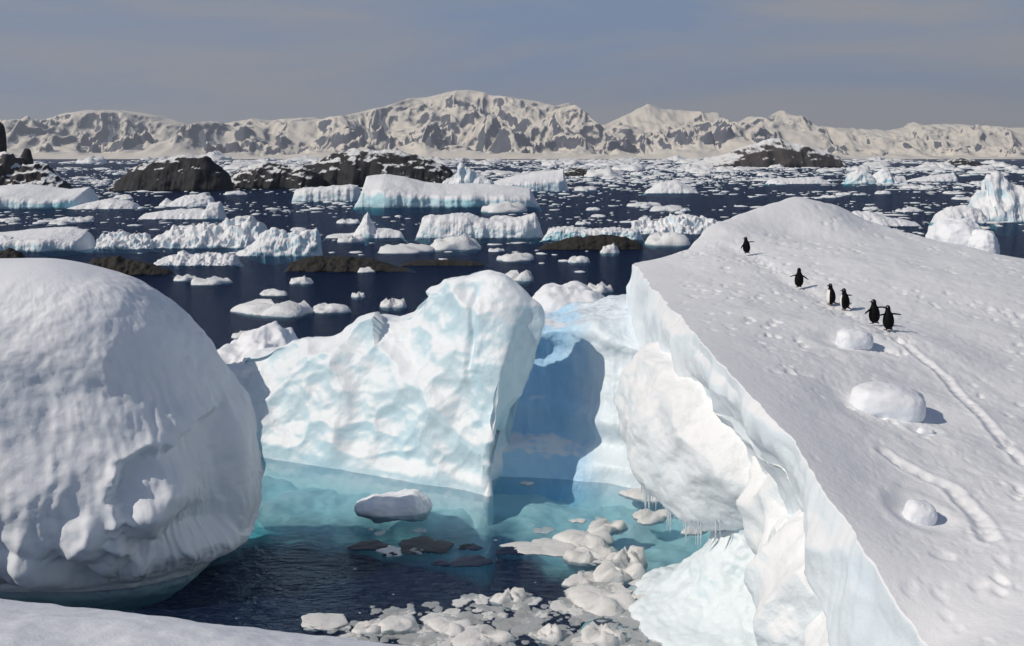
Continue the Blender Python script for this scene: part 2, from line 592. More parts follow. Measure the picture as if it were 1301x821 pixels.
def mountains():
    nc, nr = 1350, 200
    yb, yc, ye = 7200.0, 10300.0, 11600.0
    u = np.linspace(-260, 1560, nc)
    cp = np.array(crest_px, float)
    cy_ = np.interp(u, cp[:, 0], cp[:, 1])
    cz = np.array([at(a, b_, yc)[2] for a, b_ in zip(u, cy_)])
    X = (u - W / 2) / FPX * yc * 1.0
    cz = cz + (6 + 8 * sstep(900, 2500, X)) * (0.6 * fbm(np.stack([X / 90, X * 0, X * 0], 1), 4, 88) + 0.9 * (ridged(np.stack([X / 240, X * 0, X * 0 + 5], 1), 4, 89) - 1))
    v = np.concatenate([np.linspace(0, 1, nr - 30) * (yc - yb) + yb, np.linspace(yc + 40, ye, 30)])
    XX, YY = np.meshgrid(X, v)
    t = (YY - yb) / (yc - yb)
    # domain warp
    P = np.stack([XX.ravel() / 900, YY.ravel() / 1500, np.zeros(XX.size)], 1)
    wx = fbm(P, 3, 3).reshape(XX.shape)
    # buttress count varies
    def rg(sx, sy, k, o_, sd, wv, sh=0.0):
        return ridged(np.stack([(XX / sx + wx * wv + t * sh).ravel(), (YY / sy).ravel(), np.full(XX.size, k)], 1), o_, sd, 0.5).reshape(XX.shape)
    Q = np.stack([(XX + wx * 260).ravel(), (YY * 0.75).ravel(), np.zeros(XX.size)], 1)
    c1 = scallop(Q / 1150 + 0.37, 11, 0.7).reshape(XX.shape)
    c2 = scallop(Q / 480 + 0.11, 13, 0.8).reshape(XX.shape)
    c3 = scallop(Q / 190, 15, 0.8).reshape(XX.shape)
    c4 = scallop(Q / 85, 17, 0.8).reshape(XX.shape)
    rib = rg(330, 1900, 7.7, 4, 31, 0.7, -0.3)
    det = fbm(np.stack([XX.ravel() / 120, YY.ravel() / 120, np.zeros(XX.size)], 1), 4, 51).reshape(XX.shape)
    tt = np.clip(t, 0, 1)
    crest = np.broadcast_to(cz, XX.shape)
    k = np.hanning(121); k /= k.sum()
    cs = np.convolve(np.pad(cz, 60, 'edge'), k, 'valid')
    cs = np.broadcast_to(cs, XX.shape)
    base = 0.10 * sstep(0.0, 0.10, tt) + 0.12 * tt + 0.78 * sstep(0.22, 1.0, tt) ** 1.15
    mixk = sstep(0.80, 1.0, tt)
    z = base * (cs * (1 - mixk) + crest * mixk)
    amp = sstep(0.0, 0.30, tt) * (1 - sstep(0.80, 1.0, tt) * 0.95)
    z = z + amp * (c1 * 330 + c2 * 190 + c3 * 90 + c4 * 36 + (rib - 1.05) * 60 + det * 14) * (0.25 + 0.85 * cs / 480)
    lim = crest * (0.62 + 0.38 * tt)
    over = np.clip(z - lim, 0, None)
    z = np.where(t > 1, crest - (t - 1) * 900 + det * 4, np.where(over > 0, lim + over * 0.12, z))
    z = np.minimum(z, np.maximum(crest * 0.995, 4)) if False else z
    fo = ridged(np.stack([XX.ravel() / 520, YY.ravel() / 480, np.full(XX.size, 1.3)], 1), 5, 71).reshape(XX.shape)
    z = z + sstep(1.30, 1.75, fo) * 85 * sstep(0.04, 0.15, tt) * (1 - sstep(0.22, 0.42, tt))
    z = np.where(tt < 0.02, -6, z)
    G = np.stack([XX * (YY / yc) ** 0.25, YY, z], 2)
    return mesh_np('mountain_range', G.reshape(-1, 3), grid_quads(nr, nc))


obj('mountain_range', mountains(), M['mount'], kind='structure')


# ------------------------------------------------------------------ generic floating bergs and rock islets
def berg_mesh(base_y, tops, thick=0.4, rough=0.12, cross='dome', seed=1, nu=None, nv=56, cell=0.5, fac=0.0, drop=None):
    tops = np.array(tops, float)
    pl, pr = tops[0, 0], tops[-1, 0]
    mid = (pl + pr) / 2
    d0 = atz(mid, base_y)[1]
    width = (pr - pl) * d0 / FPX
    th = thick * width if thick < 3 else thick
    yc = d0 + th * (0.5 if cross != 'tab' else 0.7)
    hx = np.array([at(a, b_, yc)[0] for a, b_ in tops])
    hz = np.array([max(0.02 * d0 / 100, at(a, b_, yc)[2]) for a, b_ in tops])
    hmax = hz.max()
    nu = nu or int(np.clip((pr - pl) * 0.9, 30, 240))
    # front resolution in u
    ux = np.linspace(0, 1, nu)
    X = hx[0] + (hx[-1] - hx[0]) * ux
    top = np.interp(X, hx, hz)
    if cross == 'tab':
        cp = [(.10, -.25), (.03, -.02), (.02, .06), (.03, .30), (.05, .42), (.09, .50), (.3, .62), (.5, .80), (.70, 1), (.9, .7), (1, -.25)]
    elif cross == 'rubble':
        cp = [(.12, -.3), (.03, -.02), (.02, .04), (.06, .22), (.14, .40), (.3, .66), (.5, 1), (.72, .7), (.9, .2), (1, -.3)]
    elif cross == 'wall':
        cp = [(.12, -.3), (.03, -.02), (.02, .05), (.05, .45), (.10, .72), (.2, .88), (.5, 1), (.8, .8), (.92, 0), (1, -.3)]
    else:
        cp = [(.12, -.3), (.03, -.02), (.02, .04), (.08, .28), (.2, .60), (.35, .85), (.5, 1), (.7, .85), (.9, .15), (1, -.3)]
    cp = np.array(cp)
    seg = np.hypot(np.diff(cp[:, 0]) * th * 0.35, np.diff(cp[:, 1]) * hmax)
    ar = np.concatenate([[0], np.cumsum(seg)])
    sv = np.linspace(0, ar[-1], nv)
    v = np.interp(sv, ar, cp[:, 0])
    prof = np.interp(sv, ar, cp[:, 1])
    XX, VV = np.meshgrid(X, v)
    pinch = np.sqrt(np.clip(1 - (2 * ux - 1) ** 4, 0.0, 1)) * 0.9 + 0.1
    nplan = fbm(np.stack([X / (width * 0.12), np.zeros(nu), np.full(nu, seed * 3.1)], 1), 4, seed)
    YY = d0 + th * 0.5 + (VV - 0.5) * th * (pinch + 0.14 * nplan)[None, :]
    tw = top[None, :] * (1 + 0 * VV)
    if cross in ('tab', 'rubble'):
        # the top wanders with depth so that the skyline is not simply extruded
        Pt = np.stack([XX.ravel(), YY.ravel(), np.full(XX.size, 2.0)], 1)
        tw = tw * (1 + (0.10 if cross == 'tab' else 0.30) * fbm(Pt / (1.6 * hmax), 3, seed + 40).reshape(XX.shape) * np.clip(np.abs(VV - 0.5 - (.2 if cross == 'tab' else 0)) * 5, 0, 1))
    Z = prof[:, None] * tw
    ed = np.minimum(1, np.minimum(ux, 1 - ux) * 14)[None, :]
    Z = Z * ed - 0.2 * hmax * (1 - ed)
    G = np.stack([XX, YY, Z], 2)
    N = grid_normals(G)
    P = G.reshape(-1, 3)
    s = 1 / (cell * hmax)
    loc_ = np.clip(top / hmax + .2, 0, 1)[None, :]
    up = sstep(-0.02, 0.15, prof)[:, None] * np.ones_like(XX)
    dsp = rough * hmax * (0.8 * (ridged(P * s * 0.6, 4, seed + 5) - 1.0) + 0.7 * fbm(P * s * 2.0, 4, seed + 9))
    if fac > 0:
        dsp = dsp + hmax * fac * (scallop(P * s * 1.1, seed + 2, 0.8) + 0.4 * scallop(P * s * 2.6, seed + 3, 0.8))
    else:
        dsp = dsp + hmax * rough * 0.8 * scallop(P * s * 1.5, seed + 2)
    flat_top = 1 - 0.75 * sstep(.5, .62, prof)[:, None] if cross == 'tab' else 1.0
    G = G + N * (dsp.reshape(XX.shape) * loc_ * up * flat_top * ed)[..., None]
    base = np.array([(hx[0] + hx[-1]) / 2, d0 + th / 2, 0.0])
    return mesh_np('berg', center(G, base).reshape(-1, 3), grid_quads(nv, nu)), base


def far_berg(name, label, cat, mat, group=None, **kw):
    me, base = berg_mesh(**kw)
    me.name = name
    o = obj(name, me, mat, label=label, cat=cat, group=group)
    o.location = base
    return o


B = M['berg']
GI, GR = None, None
# rock islets
far_berg('rocky_headland', 'dark rocky headland streaked with snow at the left edge', 'headland', M['head_rock'], base_y=240,
         tops=[(-70, 225), (-40, 200), (-15, 190), (6, 192), (17, 193), (20, 206), (45, 208), (60, 215), (75, 226), (88, 235), (96, 239)],
         thick=0.5, rough=0.10, cross='dome', seed=3, nu=200, cell=0.5, fac=0.25)
far_berg('rock_spire', 'slender dark rock spire standing on the rocky headland', 'rock spire', M['rock'], base_y=238.5,
         tops=[(11, 238), (18, 222), (24, 210), (28, 198), (31, 190), (33, 187), (36, 190), (38, 203), (41, 220), (45, 238)], thick=0.7, rough=0.05, seed=5, nu=60, fac=0.06)
far_berg('rock_spire', 'tall dark rock spire cut by the left edge of the picture', 'rock spire', M['rock'], base_y=238.5,
         tops=[(-20, 238), (-14, 205), (-9, 178), (-4, 160), (-1, 153), (2, 157), (5, 180), (8, 210), (12, 238)], thick=0.7, rough=0.05, seed=7, nu=60, fac=0.06)
far_berg('rock_islet', 'big domed black rock islet standing left of the low snow-streaked one', 'islet', M['rock'], base_y=243,
         tops=[(138, 242), (150, 230), (165, 216), (182, 208), (210, 202), (245, 196), (262, 197), (276, 208), (290, 221), (300, 236)], thick=0.6, rough=0.06, seed=4, nu=180, cell=0.6, fac=0.05)
far_berg('rock_islet', 'low snow-streaked rock islet between the two taller black ones', 'islet', M['rock'], base_y=240,
         tops=[(278, 238), (292, 222), (310, 213), (335, 208), (362, 210), (385, 212), (400, 218), (415, 232)], thick=0.9, rough=0.06, seed=6, nu=150, cell=0.6, fac=0.06)
far_berg('rock_islet', 'long dark rock islet behind the big tabular iceberg', 'islet', M['rock'], base_y=238,
         tops=[(355, 236), (378, 216), (395, 206), (425, 196), (450, 189), (480, 190), (510, 193), (540, 200), (560, 207), (575, 217), (590, 232)], thick=0.6, rough=0.06, seed=8, nu=240, cell=0.6, fac=0.05)
far_berg('rock_islet', 'small brown rock islet right of the tabular iceberg', 'islet', M['rock'], base_y=224,
         tops=[(708, 223), (720, 215), (738, 213), (750, 217), (760, 223)], thick=0.6, rough=0.08, seed=9)
far_berg('snowcapped_island', 'snow-capped island with a dark rock foot before the right-hand mountains', 'island', M['cap_rock'], base_y=213,
         tops=[(862, 213), (885, 206), (915, 198), (945, 186), (970, 178), (990, 175), (1008, 181), (1030, 185), (1050, 190), (1066, 199), (1080, 211)], thick=0.45, rough=0.04, seed=12, nu=240, cell=0.7, fac=0.08)
far_berg('rock_islet', 'flat brown rock islet in the pack ice near the right edge', 'islet', M['rock'], base_y=211,
         tops=[(1188, 210), (1205, 204), (1220, 201), (1238, 203), (1250, 209)], thick=0.5, rough=0.07, seed=13)
far_berg('rock_ledge', 'low black wet rock ledge left of the central iceberg top', 'rock', M['low_rock'], base_y=346,
         tops=[(358, 346), (372, 332), (395, 325), (430, 326), (465, 328), (490, 334), (515, 341), (530, 346)], thick=0.35, rough=0.12, seed=14, cell=0.8)
far_berg('rock_ledge', 'thin black rock ledge above the central iceberg top', 'rock', M['low_rock'], base_y=338,
         tops=[(505, 338), (530, 331), (570, 330), (600, 332), (622, 338)], thick=0.3, rough=0.12, seed=15, cell=0.9)
far_berg('rock_ledge', 'humped black rock ledge left of the penguin slope tip', 'rock', M['low_rock'], base_y=318,
         tops=[(678, 318), (700, 309), (725, 302), (765, 298), (795, 300), (810, 307), (822, 317)], thick=0.35, rough=0.10, seed=16, cell=0.8)
far_berg('rock_ledge', 'black rock lump at the left edge', 'rock', M['low_rock'], base_y=331,
         tops=[(-20, 328), (0, 318), (15, 316), (25, 321), (33, 330)], thick=0.6, rough=0.12, seed=17, cell=0.8)
far_berg('rock_ledge', 'black rock ledge behind the top of the rounded left iceberg', 'rock', M['low_rock'], base_y=350,
         tops=[(95, 345), (120, 328), (150, 327), (180, 332), (205, 340), (225, 350)], thick=0.35, rough=0.14, seed=18, cell=0.8)

# icebergs in the middle distance
T = M['berg_teal']
far_berg('iceberg', 'flat-topped iceberg with a turquoise cliff below the rocky headland', 'iceberg', T, base_y=266,
         tops=[(-90, 238), (-30, 236), (0, 236), (35, 233), (60, 236), (90, 240), (110, 238), (122, 236), (131, 245), (134, 262)], thick=0.55, rough=0.03, cross='tab', seed=21, nu=220)
far_berg('ice_floe', 'low white floe at the right foot of the turquoise cliff', 'floe', B, base_y=266,
         tops=[(85, 266), (110, 258), (140, 252), (165, 255), (180, 263)], thick=0.6, rough=0.05, seed=22)
far_berg('iceberg', 'grey shaded iceberg in front of the big black islet', 'iceberg', B, base_y=263,
         tops=[(200, 263), (212, 252), (218, 256), (235, 248), (258, 246), (268, 249), (276, 262)], thick=0.5, rough=0.08, seed=23)
far_berg('ice_floe', 'low white floe with a knob on its right end', 'floe', B, base_y=279,
         tops=[(174, 279), (185, 271), (215, 267), (245, 265), (262, 267), (266, 257), (280, 256), (285, 268), (290, 278)], thick=0.5, rough=0.06, seed=24)
far_berg('ice_floe', 'small rounded floe alone on dark water at the left', 'floe', B, base_y=284,
         tops=[(62, 284), (72, 278), (85, 275), (93, 276), (97, 284)], thick=0.5, rough=0.06, seed=25)
far_berg('iceberg', 'smooth low white iceberg at the left edge above the near black rock', 'iceberg', B, base_y=320,
         tops=[(-60, 300), (-10, 296), (20, 293), (60, 289), (95, 288), (115, 293), (124, 303), (128, 318)], thick=0.55, rough=0.06, cross='tab', seed=26, nu=220, cell=0.7)
far_berg('iceberg', 'lumpy white iceberg touching the smooth low one', 'iceberg', B, base_y=317,
         tops=[(120, 316), (126, 298), (140, 297), (150, 292), (162, 298), (185, 297), (196, 306), (200, 316)], thick=0.5, rough=0.18, cross='rubble', seed=27, nu=150, fac=0.2)
far_berg('iceberg', 'heap of broken white ice blocks rising to a notched top', 'iceberg', B, base_y=316,
         tops=[(182, 316), (200, 300), (218, 288), (240, 290), (255, 285), (275, 280), (292, 278), (305, 274), (318, 279), (330, 284), (345, 300), (352, 312)], thick=0.45, rough=0.17, cross='rubble', seed=28, nu=240, fac=0.22)
far_berg('iceberg', 'wave-shaped iceberg with a thin upright spike on its right end', 'iceberg', B, base_y=326,
         tops=[(295, 325), (315, 312), (335, 294), (350, 290), (365, 297), (382, 292), (396, 294), (402, 286), (406, 290), (409, 312), (412, 324)], thick=0.4, rough=0.12, cross='rubble', seed=29, nu=200, fac=0.12)
far_berg('ice_floe', 'low heap of crumbled ice above the rounded left iceberg', 'floe', B, base_y=338,
         tops=[(192, 337), (205, 329), (222, 322), (230, 318), (245, 323), (270, 321), (300, 325), (308, 336)], thick=0.5, rough=0.16, cross='rubble', seed=30, nu=150, fac=0.15)
far_berg('iceberg', 'grey-blue boulder of ice at the left edge on the black rock', 'iceberg', B, base_y=319,
         tops=[(-25, 312), (-10, 302), (5, 299), (15, 301), (21, 309), (23, 318)], thick=0.8, rough=0.06, seed=31)
far_berg('ice_floe', 'small clear floe below the black rock at the left edge', 'floe', B, base_y=342,
         tops=[(-20, 340), (-5, 334), (12, 333), (28, 331), (38, 334), (42, 341)], thick=0.6, rough=0.08, seed=32)
far_berg('iceberg', 'pale block iceberg left of the big tabular one', 'iceberg', B, base_y=256,
         tops=[(370, 256), (374, 241), (390, 238), (420, 236), (445, 234), (458, 236), (462, 254)], thick=0.5, rough=0.04, cross='wall', seed=33)
tabb = far_berg('iceberg', 'big tabular iceberg with a white pinnacle and turquoise waterline', 'iceberg', T, base_y=264,
         tops=[(450, 262), (453, 232), (468, 223), (490, 220), (515, 224), (540, 231), (570, 233), (600, 232), (640, 235), (668, 238), (684, 240), (687, 250), (690, 262)], thick=0.45, rough=0.035, cross='tab', seed=34, nu=240, cell=0.5)


def sub_berg(parent, name, mat, **kw):
    me, base = berg_mesh(**kw)
    me.name = name
    o = obj(name, me, mat, parent)
    o.location = Vector(base) - parent.location
    return o


sub_berg(tabb, 'ice_pinnacle', B, base_y=248.5, tops=[(556, 246), (564, 228), (572, 224), (579, 217), (583, 208), (586, 206), (589, 217), (597, 212), (604, 219), (616, 224), (626, 228), (634, 244)],
         thick=0.4, rough=0.10, cross='rubble', seed=51, nu=120, fac=0.10)
far_berg('iceberg', 'snowy sloping iceberg with a dark blue right end behind the tabular one', 'iceberg', B, base_y=243,
         tops=[(600, 242), (625, 231), (650, 224), (680, 219), (705, 216), (718, 213), (724, 220), (722, 232), (724, 241)], thick=0.4, rough=0.04, cross='tab', seed=35, nu=180)
far_berg('iceberg', 'thin ice spire with a low collar of rubble', 'iceberg', B, base_y=303,
         tops=[(408, 302), (425, 297), (450, 296), (456, 286), (463, 272), (467, 268), (471, 278), (477, 290), (492, 290), (508, 293), (518, 301)], thick=0.3, rough=0.06, cross='rubble', seed=36, nu=200)
far_berg('iceberg', 'smooth trapezoid iceberg with a raised right corner', 'iceberg', B, base_y=303,
         tops=[(526, 301), (531, 280), (540, 274), (565, 272), (595, 271), (615, 277), (640, 279), (665, 274), (680, 270), (683, 282), (690, 290), (696, 302)], thick=0.45, rough=0.06, cross='wall', seed=37, nu=220)
far_berg('ice_floe', 'long turquoise-edged ice strip behind the humped black rock', 'floe', T, base_y=306,
         tops=[(685, 305), (700, 290), (720, 288), (750, 291), (780, 289), (815, 292), (820, 303)], thick=0.35, rough=0.10, cross='wall', seed=38, nu=180)
far_berg('iceberg', 'crumbly white iceberg just left of the penguin slope', 'iceberg', B, base_y=298,
         tops=[(795, 297), (802, 281), (815, 276), (830, 283), (850, 276), (870, 271), (890, 276), (910, 277), (925, 296)], thick=0.45, rough=0.2, cross='rubble', seed=39, nu=180, fac=0.25)
far_berg('iceberg', 'small domed iceberg beyond the crumbly one, left of the slope summit', 'iceberg', B, base_y=246,
         tops=[(816, 246), (828, 238), (838, 231), (860, 229), (875, 236), (890, 245)], thick=0.6, rough=0.05, seed=40)
far_berg('iceberg', 'tall knobbed iceberg with a rounded blue head near the right edge', 'iceberg', B, base_y=282,
         tops=[(1228, 281), (1236, 250), (1244, 243), (1255, 244), (1256, 225), (1264, 218), (1280, 221), (1290, 229), (1301, 235), (1325, 240), (1345, 280)], thick=0.7, rough=0.10, cross='rubble', seed=41, nu=200, fac=0.08)
far_berg('ice_floe', 'smooth low ice block at the left foot of the knobbed iceberg', 'floe', B, base_y=284,
         tops=[(1182, 284), (1190, 271), (1205, 263), (1230, 260), (1245, 266), (1256, 282)], thick=0.6, rough=0.06, seed=42)
far_berg('iceberg', 'turquoise rounded iceberg, left of a far pair', 'iceberg', T, base_y=234,
         tops=[(1072, 233), (1078, 222), (1088, 216), (1100, 215), (1108, 222), (1112, 233)], thick=0.7, rough=0.08, seed=43)
far_berg('iceberg', 'turquoise rounded iceberg with a dark right side, right of a far pair', 'iceberg', T, base_y=234,
         tops=[(1096, 233), (1108, 224), (1120, 213), (1128, 214), (1134, 224), (1148, 224), (1152, 233)], thick=0.7, rough=0.08, seed=44)
far_berg('ice_floe', 'long low white floe right of the turquoise pair', 'floe', B, base_y=231,
         tops=[(1148, 231), (1165, 226), (1190, 222), (1212, 220), (1218, 230)], thick=0.4, rough=0.06, seed=45)
far_berg('ice_floe', 'long low white floe left of the turquoise pair', 'floe', B, base_y=234,
         tops=[(970, 233), (980, 227), (1010, 226), (1040, 225), (1058, 233)], thick=0.4, rough=0.08, seed=46)
far_berg('ice_floe', 'low white floe peeping out right of the slope summit', 'floe', B, base_y=288,
         tops=[(1068, 287), (1085, 268), (1105, 268), (1122, 275), (1145, 278), (1170, 284)], thick=0.6, rough=0.06, seed=47)

# ------------------------------------------------------------------ the near icebergs
def berg_empty(label, base, group=None):
    e = bpy.data.objects.new('iceberg', None)
    C.objects.link(e)
    e.location = base
    e.empty_display_size = 0.5
    tag(e, label, 'iceberg', group)
    return e


def part(name, G, quads, mat, parent, label=None, kind=None):
    base = np.array(parent.location)
    v = G.reshape(-1, 3) - base
    return obj(name, mesh_np(name, v, quads), mat, parent, label=label, kind=kind)


# --- rounded iceberg on the left
LB = np.array([-14.8, 29.4, 0.0])
lberg = berg_empty('big rounded snow-white iceberg with an undercut foot on the left', LB)


def left_berg():
    nz_, na = 300, 680
    # z, x right extent, front extent (towards camera)
    prof = np.array([
        (-2.5, 2.0, 0.8), (-0.6, 5.9, 2.4), (0.0, 6.6, 2.6), (0.25, 7.0, 2.65), (0.42, 7.35, 2.85), (0.62, 7.55, 3.2), (0.95, 7.65, 3.75), (1.5, 7.75, 4.2), (2.2, 7.85, 4.45),
        (3.0, 7.85, 4.5), (3.8, 7.75, 4.4), (4.8, 7.4, 4.1), (5.8, 6.85, 3.7), (6.6, 5.7, 3.25), (7.3, 4.1, 2.7), (7.8, 2.8, 2.1), (8.15, 1.8, 1.45), (8.36, 0.85, 0.7), (8.40, 0.02, 0.02)])
    zz = np.linspace(0, len(prof) - 1, len(prof))
    pr = cr(prof, nz_)
    a = np.linspace(0, 2 * np.pi, na, endpoint=False)
    ca, sa = np.cos(a), np.sin(a)
    e = 2 / 2.75
    ex = np.sign(ca) * np.abs(ca) ** e
    ey = np.sign(sa) * np.abs(sa) ** e
    X = LB[0] + pr[:, 1:2] * ex[None, :] * np.where(ca > 0, 1, 1.6)[None, :]
    # top leans to the right a little
    X = X + 2.2 * sstep(5.5, 8.4, pr[:, 0:1])
    ry = pr[:, 2:3]
    Y = LB[1] + np.where(sa[None, :] < 0, ry, ry * 0.62) * ey[None, :]
    Y = Y - 0.9 * sstep(3.5, 8.4, pr[:, 0:1])
    Z = np.repeat(pr[:, 0:1], na, 1)
    G = np.stack([X, Y, Z], 2)
    N = grid_normals(G, True)
    P = G.reshape(-1, 3)
    n1 = fbm(P / 3.2, 4, 101).reshape(X.shape)
    # vertical melt flutes on the flanks
    wob = fbm(P / 2.0, 3, 120).reshape(X.shape)
    ang = np.broadcast_to(a[None, :], X.shape)
    ang = ang + 0.04 * wob
    fl = ridged(np.stack([ang.ravel() * 5.0 + 0.5 * n1.ravel(), Z.ravel() * 0.35, np.zeros(X.size)], 1), 3, 130).reshape(X.shape) - 1.0
    fl2 = ridged(np.stack([ang.ravel() * 13 + 0.8 * n1.ravel(), Z.ravel() * 0.6, np.full(X.size, 4.0)], 1), 3, 140).reshape(X.shape) - 1.0
    flank = sstep(6.6, 4.8, Z) * sstep(0.2, 0.7, Z)
    low = sstep(3.4, 1.4, Z) * sstep(0.35, 0.8, Z) * (0.25 + 0.75 * sstep(-7.8, -9.0, X))
    big = fbm(P / 4.5, 2, 102).reshape(X.shape)
    disp = 0.25 * big + 0.10 * n1 + flank * (0.05 * fl + 0.028 * fl2) + low * (0.16 * fl + 0.08 * fl2 + 0.10 * n1)
    # drooping melt lobes along the lower rim
    lob = scallop(np.stack([ang.ravel() * 6.0, Z.ravel() * 0.75, np.full(X.size, 8.0)], 1), 150, 0.5).reshape(X.shape)
    disp = disp - low * 0.45 * np.clip(lob, -0.2, 0.6)
    disp = disp + sstep(7.4, 5.5, Z) * 0.45 * (scallop(P / np.array([3.0, 3.0, 3.4]) + 0.4, 172, 0.9, 0.9, 0.62).reshape(X.shape) + 0.1)
    # soft wind-packed ledge where dome turns to flank
    disp = disp - 0.10 * np.exp(-((Z - 5.6 - 0.5 * n1 + 0.08 * X + 0.9) / 0.45) ** 2)
    # scalloped recess on the lower right flank
    line = 3.65 + (X + 9.5) * 0.46 + 0.35 * fbm(P / 0.9, 3, 160).reshape(X.shape)
    front = sstep(28.9, 27.8, Y)
    edge_l = X + 9.55 + 0.30 * fbm(P / 0.8, 3, 161).reshape(X.shape)
    rec = sstep(-0.10, 0.22, line - Z) * sstep(-0.1, 0.25, edge_l) * front * sstep(0.7, 1.5, Z)
    disp = disp - 0.75 * rec
    for (bx, bz, br, ba) in ((-8.75, 3.0, 0.75, 0.75), (-9.0, 2.0, 0.6, 0.75), (-8.1, 2.6, 0.55, 0.35), (-10.4, 1.9, 0.5, 0.35), (-11.6, 1.7, 0.5, 0.35), (-12.9, 1.8, 0.6, 0.35)):
        dd = np.sqrt((X - bx) ** 2 + ((Z - bz) * 0.9) ** 2) / br
        disp = disp + ba * np.exp(-(dd ** 3)) * front
    disp = disp + 0.03 * fbm(P / 0.45, 4, 170, 0.6).reshape(X.shape) + 0.02 * scallop(P / np.array([1.1, 1.1, 1.6]), 171).reshape(X.shape) * flank
    topm = sstep(8.2, 7.6, Z) * 0.9 + 0.1
    G = G - N * (disp * topm)[..., None] * -1.0 * SGN_L
    return G, grid_quads(nz_, na, True)


SGN_L = 1.0
G, q = left_berg()
part('ice_body', G, q, M['snow'], lberg)

# --- central faceted iceberg with the leaning pinnacle
CB = np.array([-4.5, 40.0, 0.0])
cberg = berg_empty('pale blue faceted iceberg with an overhanging pinnacle in the centre', CB)


def central_berg():
    feet = [(318, 577), (360, 585), (400, 591), (460, 602), (510, 610), (550, 617), (585, 622), (606, 626), (618, 628)]
    crest = [(300, 446, 42.2), (345, 436, 41.9), (400, 424, 41.4), (462, 404, 40.6), (514, 392, 39.9), (540, 368, 39.0), (594, 342, 38.1), (640, 349, 37.6), (672, 380, 37.3)]
    loops = []
    for (fx, fy), (cx, cyy, cd) in zip(feet, crest):
        f = atz(fx, fy)
        c = at(cx, cyy, cd)
        d = c - f
        out_ = np.array([-0.25, -0.95, 0])
        p1 = f + d * np.array([0.22, 0.15, 0.30]) + out_ * 0.15
        p2 = f + d * np.array([0.50, 0.45, 0.62]) + out_ * 0.20
        p3 = f + d * np.array([0.85, 0.82, 0.90]) + out_ * 0.08
        tk = np.interp(fx, [300, 500, 560, 618], [4.2, 3.4, 2.4, 1.3])
        loops.append([f + np.array([-.5, -1.2, -2.4]), f + np.array([-.1, -.25, -.6]), f, p1, p2, p3, c, c + np.array([.15, tk * .35, -0.25]),
                      c + np.array([.1, tk * .75, -c[2] * .45]), np.array([c[0] * .6 + f[0] * .4, c[1] + tk, 0.0]), np.array([f[0], c[1] + tk + .6, -2.4])])
    # right-hand edge of the pinnacle
    e = [atz(621, 628), at(627, 577, 36.25), at(647, 533, 36.5), at(676, 478, 36.8), at(691, 424, 37.1)]
    loops.append([e[0] + np.array([.1, -.9, -2.4]), e[0] + np.array([0, -.15, -.6]), e[0], e[1], e[2], e[3], e[4], e[4] + np.array([-.05, .35, -.15]),
                  e[2] + np.array([-.2, 1.0, .2]), e[0] + np.array([-.1, 1.3, 0]), e[0] + np.array([0, 1.8, -2.4])])
    cen = np.mean(loops[-1], 0)
    loops.append([(np.array(p) * .25 + (cen + np.array([-.6, 1.2, 0])) * .75) for p in loops[-1]])
    # left end
    l0 = [np.array(p) * .6 + (np.mean(loops[0], 0) + np.array([-1.5, .6, -.8])) * .4 for p in loops[0]]
    loops.insert(0, l0)
    loops.insert(0, [np.mean(l0, 0) + (np.array(p) - np.mean(l0, 0)) * .05 for p in l0])
    L = np.array(loops)                      # stations x K x 3
    ns, nk = 390, 390
    A = cr(L, ns)                            # along
    A = np.transpose(cr(np.transpose(A, (1, 0, 2)), nk, True), (1, 0, 2))
    N = grid_normals(A, True)
    P = A.reshape(-1, 3)
    Z = A[..., 2]
    wp = P + 0.16 * np.stack([fbm(P / 1.2, 2, 201), fbm(P / 1.2 + 5, 2, 202), fbm(P / 1.2 + 9, 2, 203)], 1)
    sc1 = scallop(wp / np.array([2.5, 2.8, 2.1]), 211, 0.95, 0.9, 0.62) + 0.1
    sc0 = scallop(wp / np.array([1.3, 1.5, 1.2]) + 3.7, 217, 0.95, 0.9, 0.62) + 0.1
    sc2 = scallop(wp / 0.85, 213, 0.9)
    sc3 = scallop(wp / 0.34, 215, 0.9)
    n1 = fbm(P / 2.2, 4, 220)
    frac = sstep(0.15, 0.9, Z).ravel()
    X = A[..., 0].ravel()
    # smooth scoured face on the pinnacle, broken facets further left
    smooth_pin = sstep(-1.8, -0.6, X) * sstep(2.0, 4.0, Z.ravel())
    fa = frac * (1 - 0.65 * smooth_pin)
    disp = 0.12 * n1 + fa * (1.0 * sc1 + 0.42 * sc0 + 0.10 * sc2 + 0.02 * sc3) + 0.05 + 0.008 * fbm(P / 0.3, 3, 230)
    # long fracture groove
    gx = -1.55 + 0.35 * (Z.ravel() - 4.5) * 0.3
    disp = disp - 0.22 * np.exp(-((X - gx) / 0.14) ** 2) * sstep(3.6, 4.5, Z.ravel()) * sstep(6.9, 6.2, Z.ravel())
    sgn = CSGN
    A = A + N * (disp.reshape(Z.shape))[..., None] * sgn
    return A, grid_quads(ns, nk, True)


CSGN = -1.0
G, q = central_berg()
part('ice_wall', G, q, M['ice'], cberg)

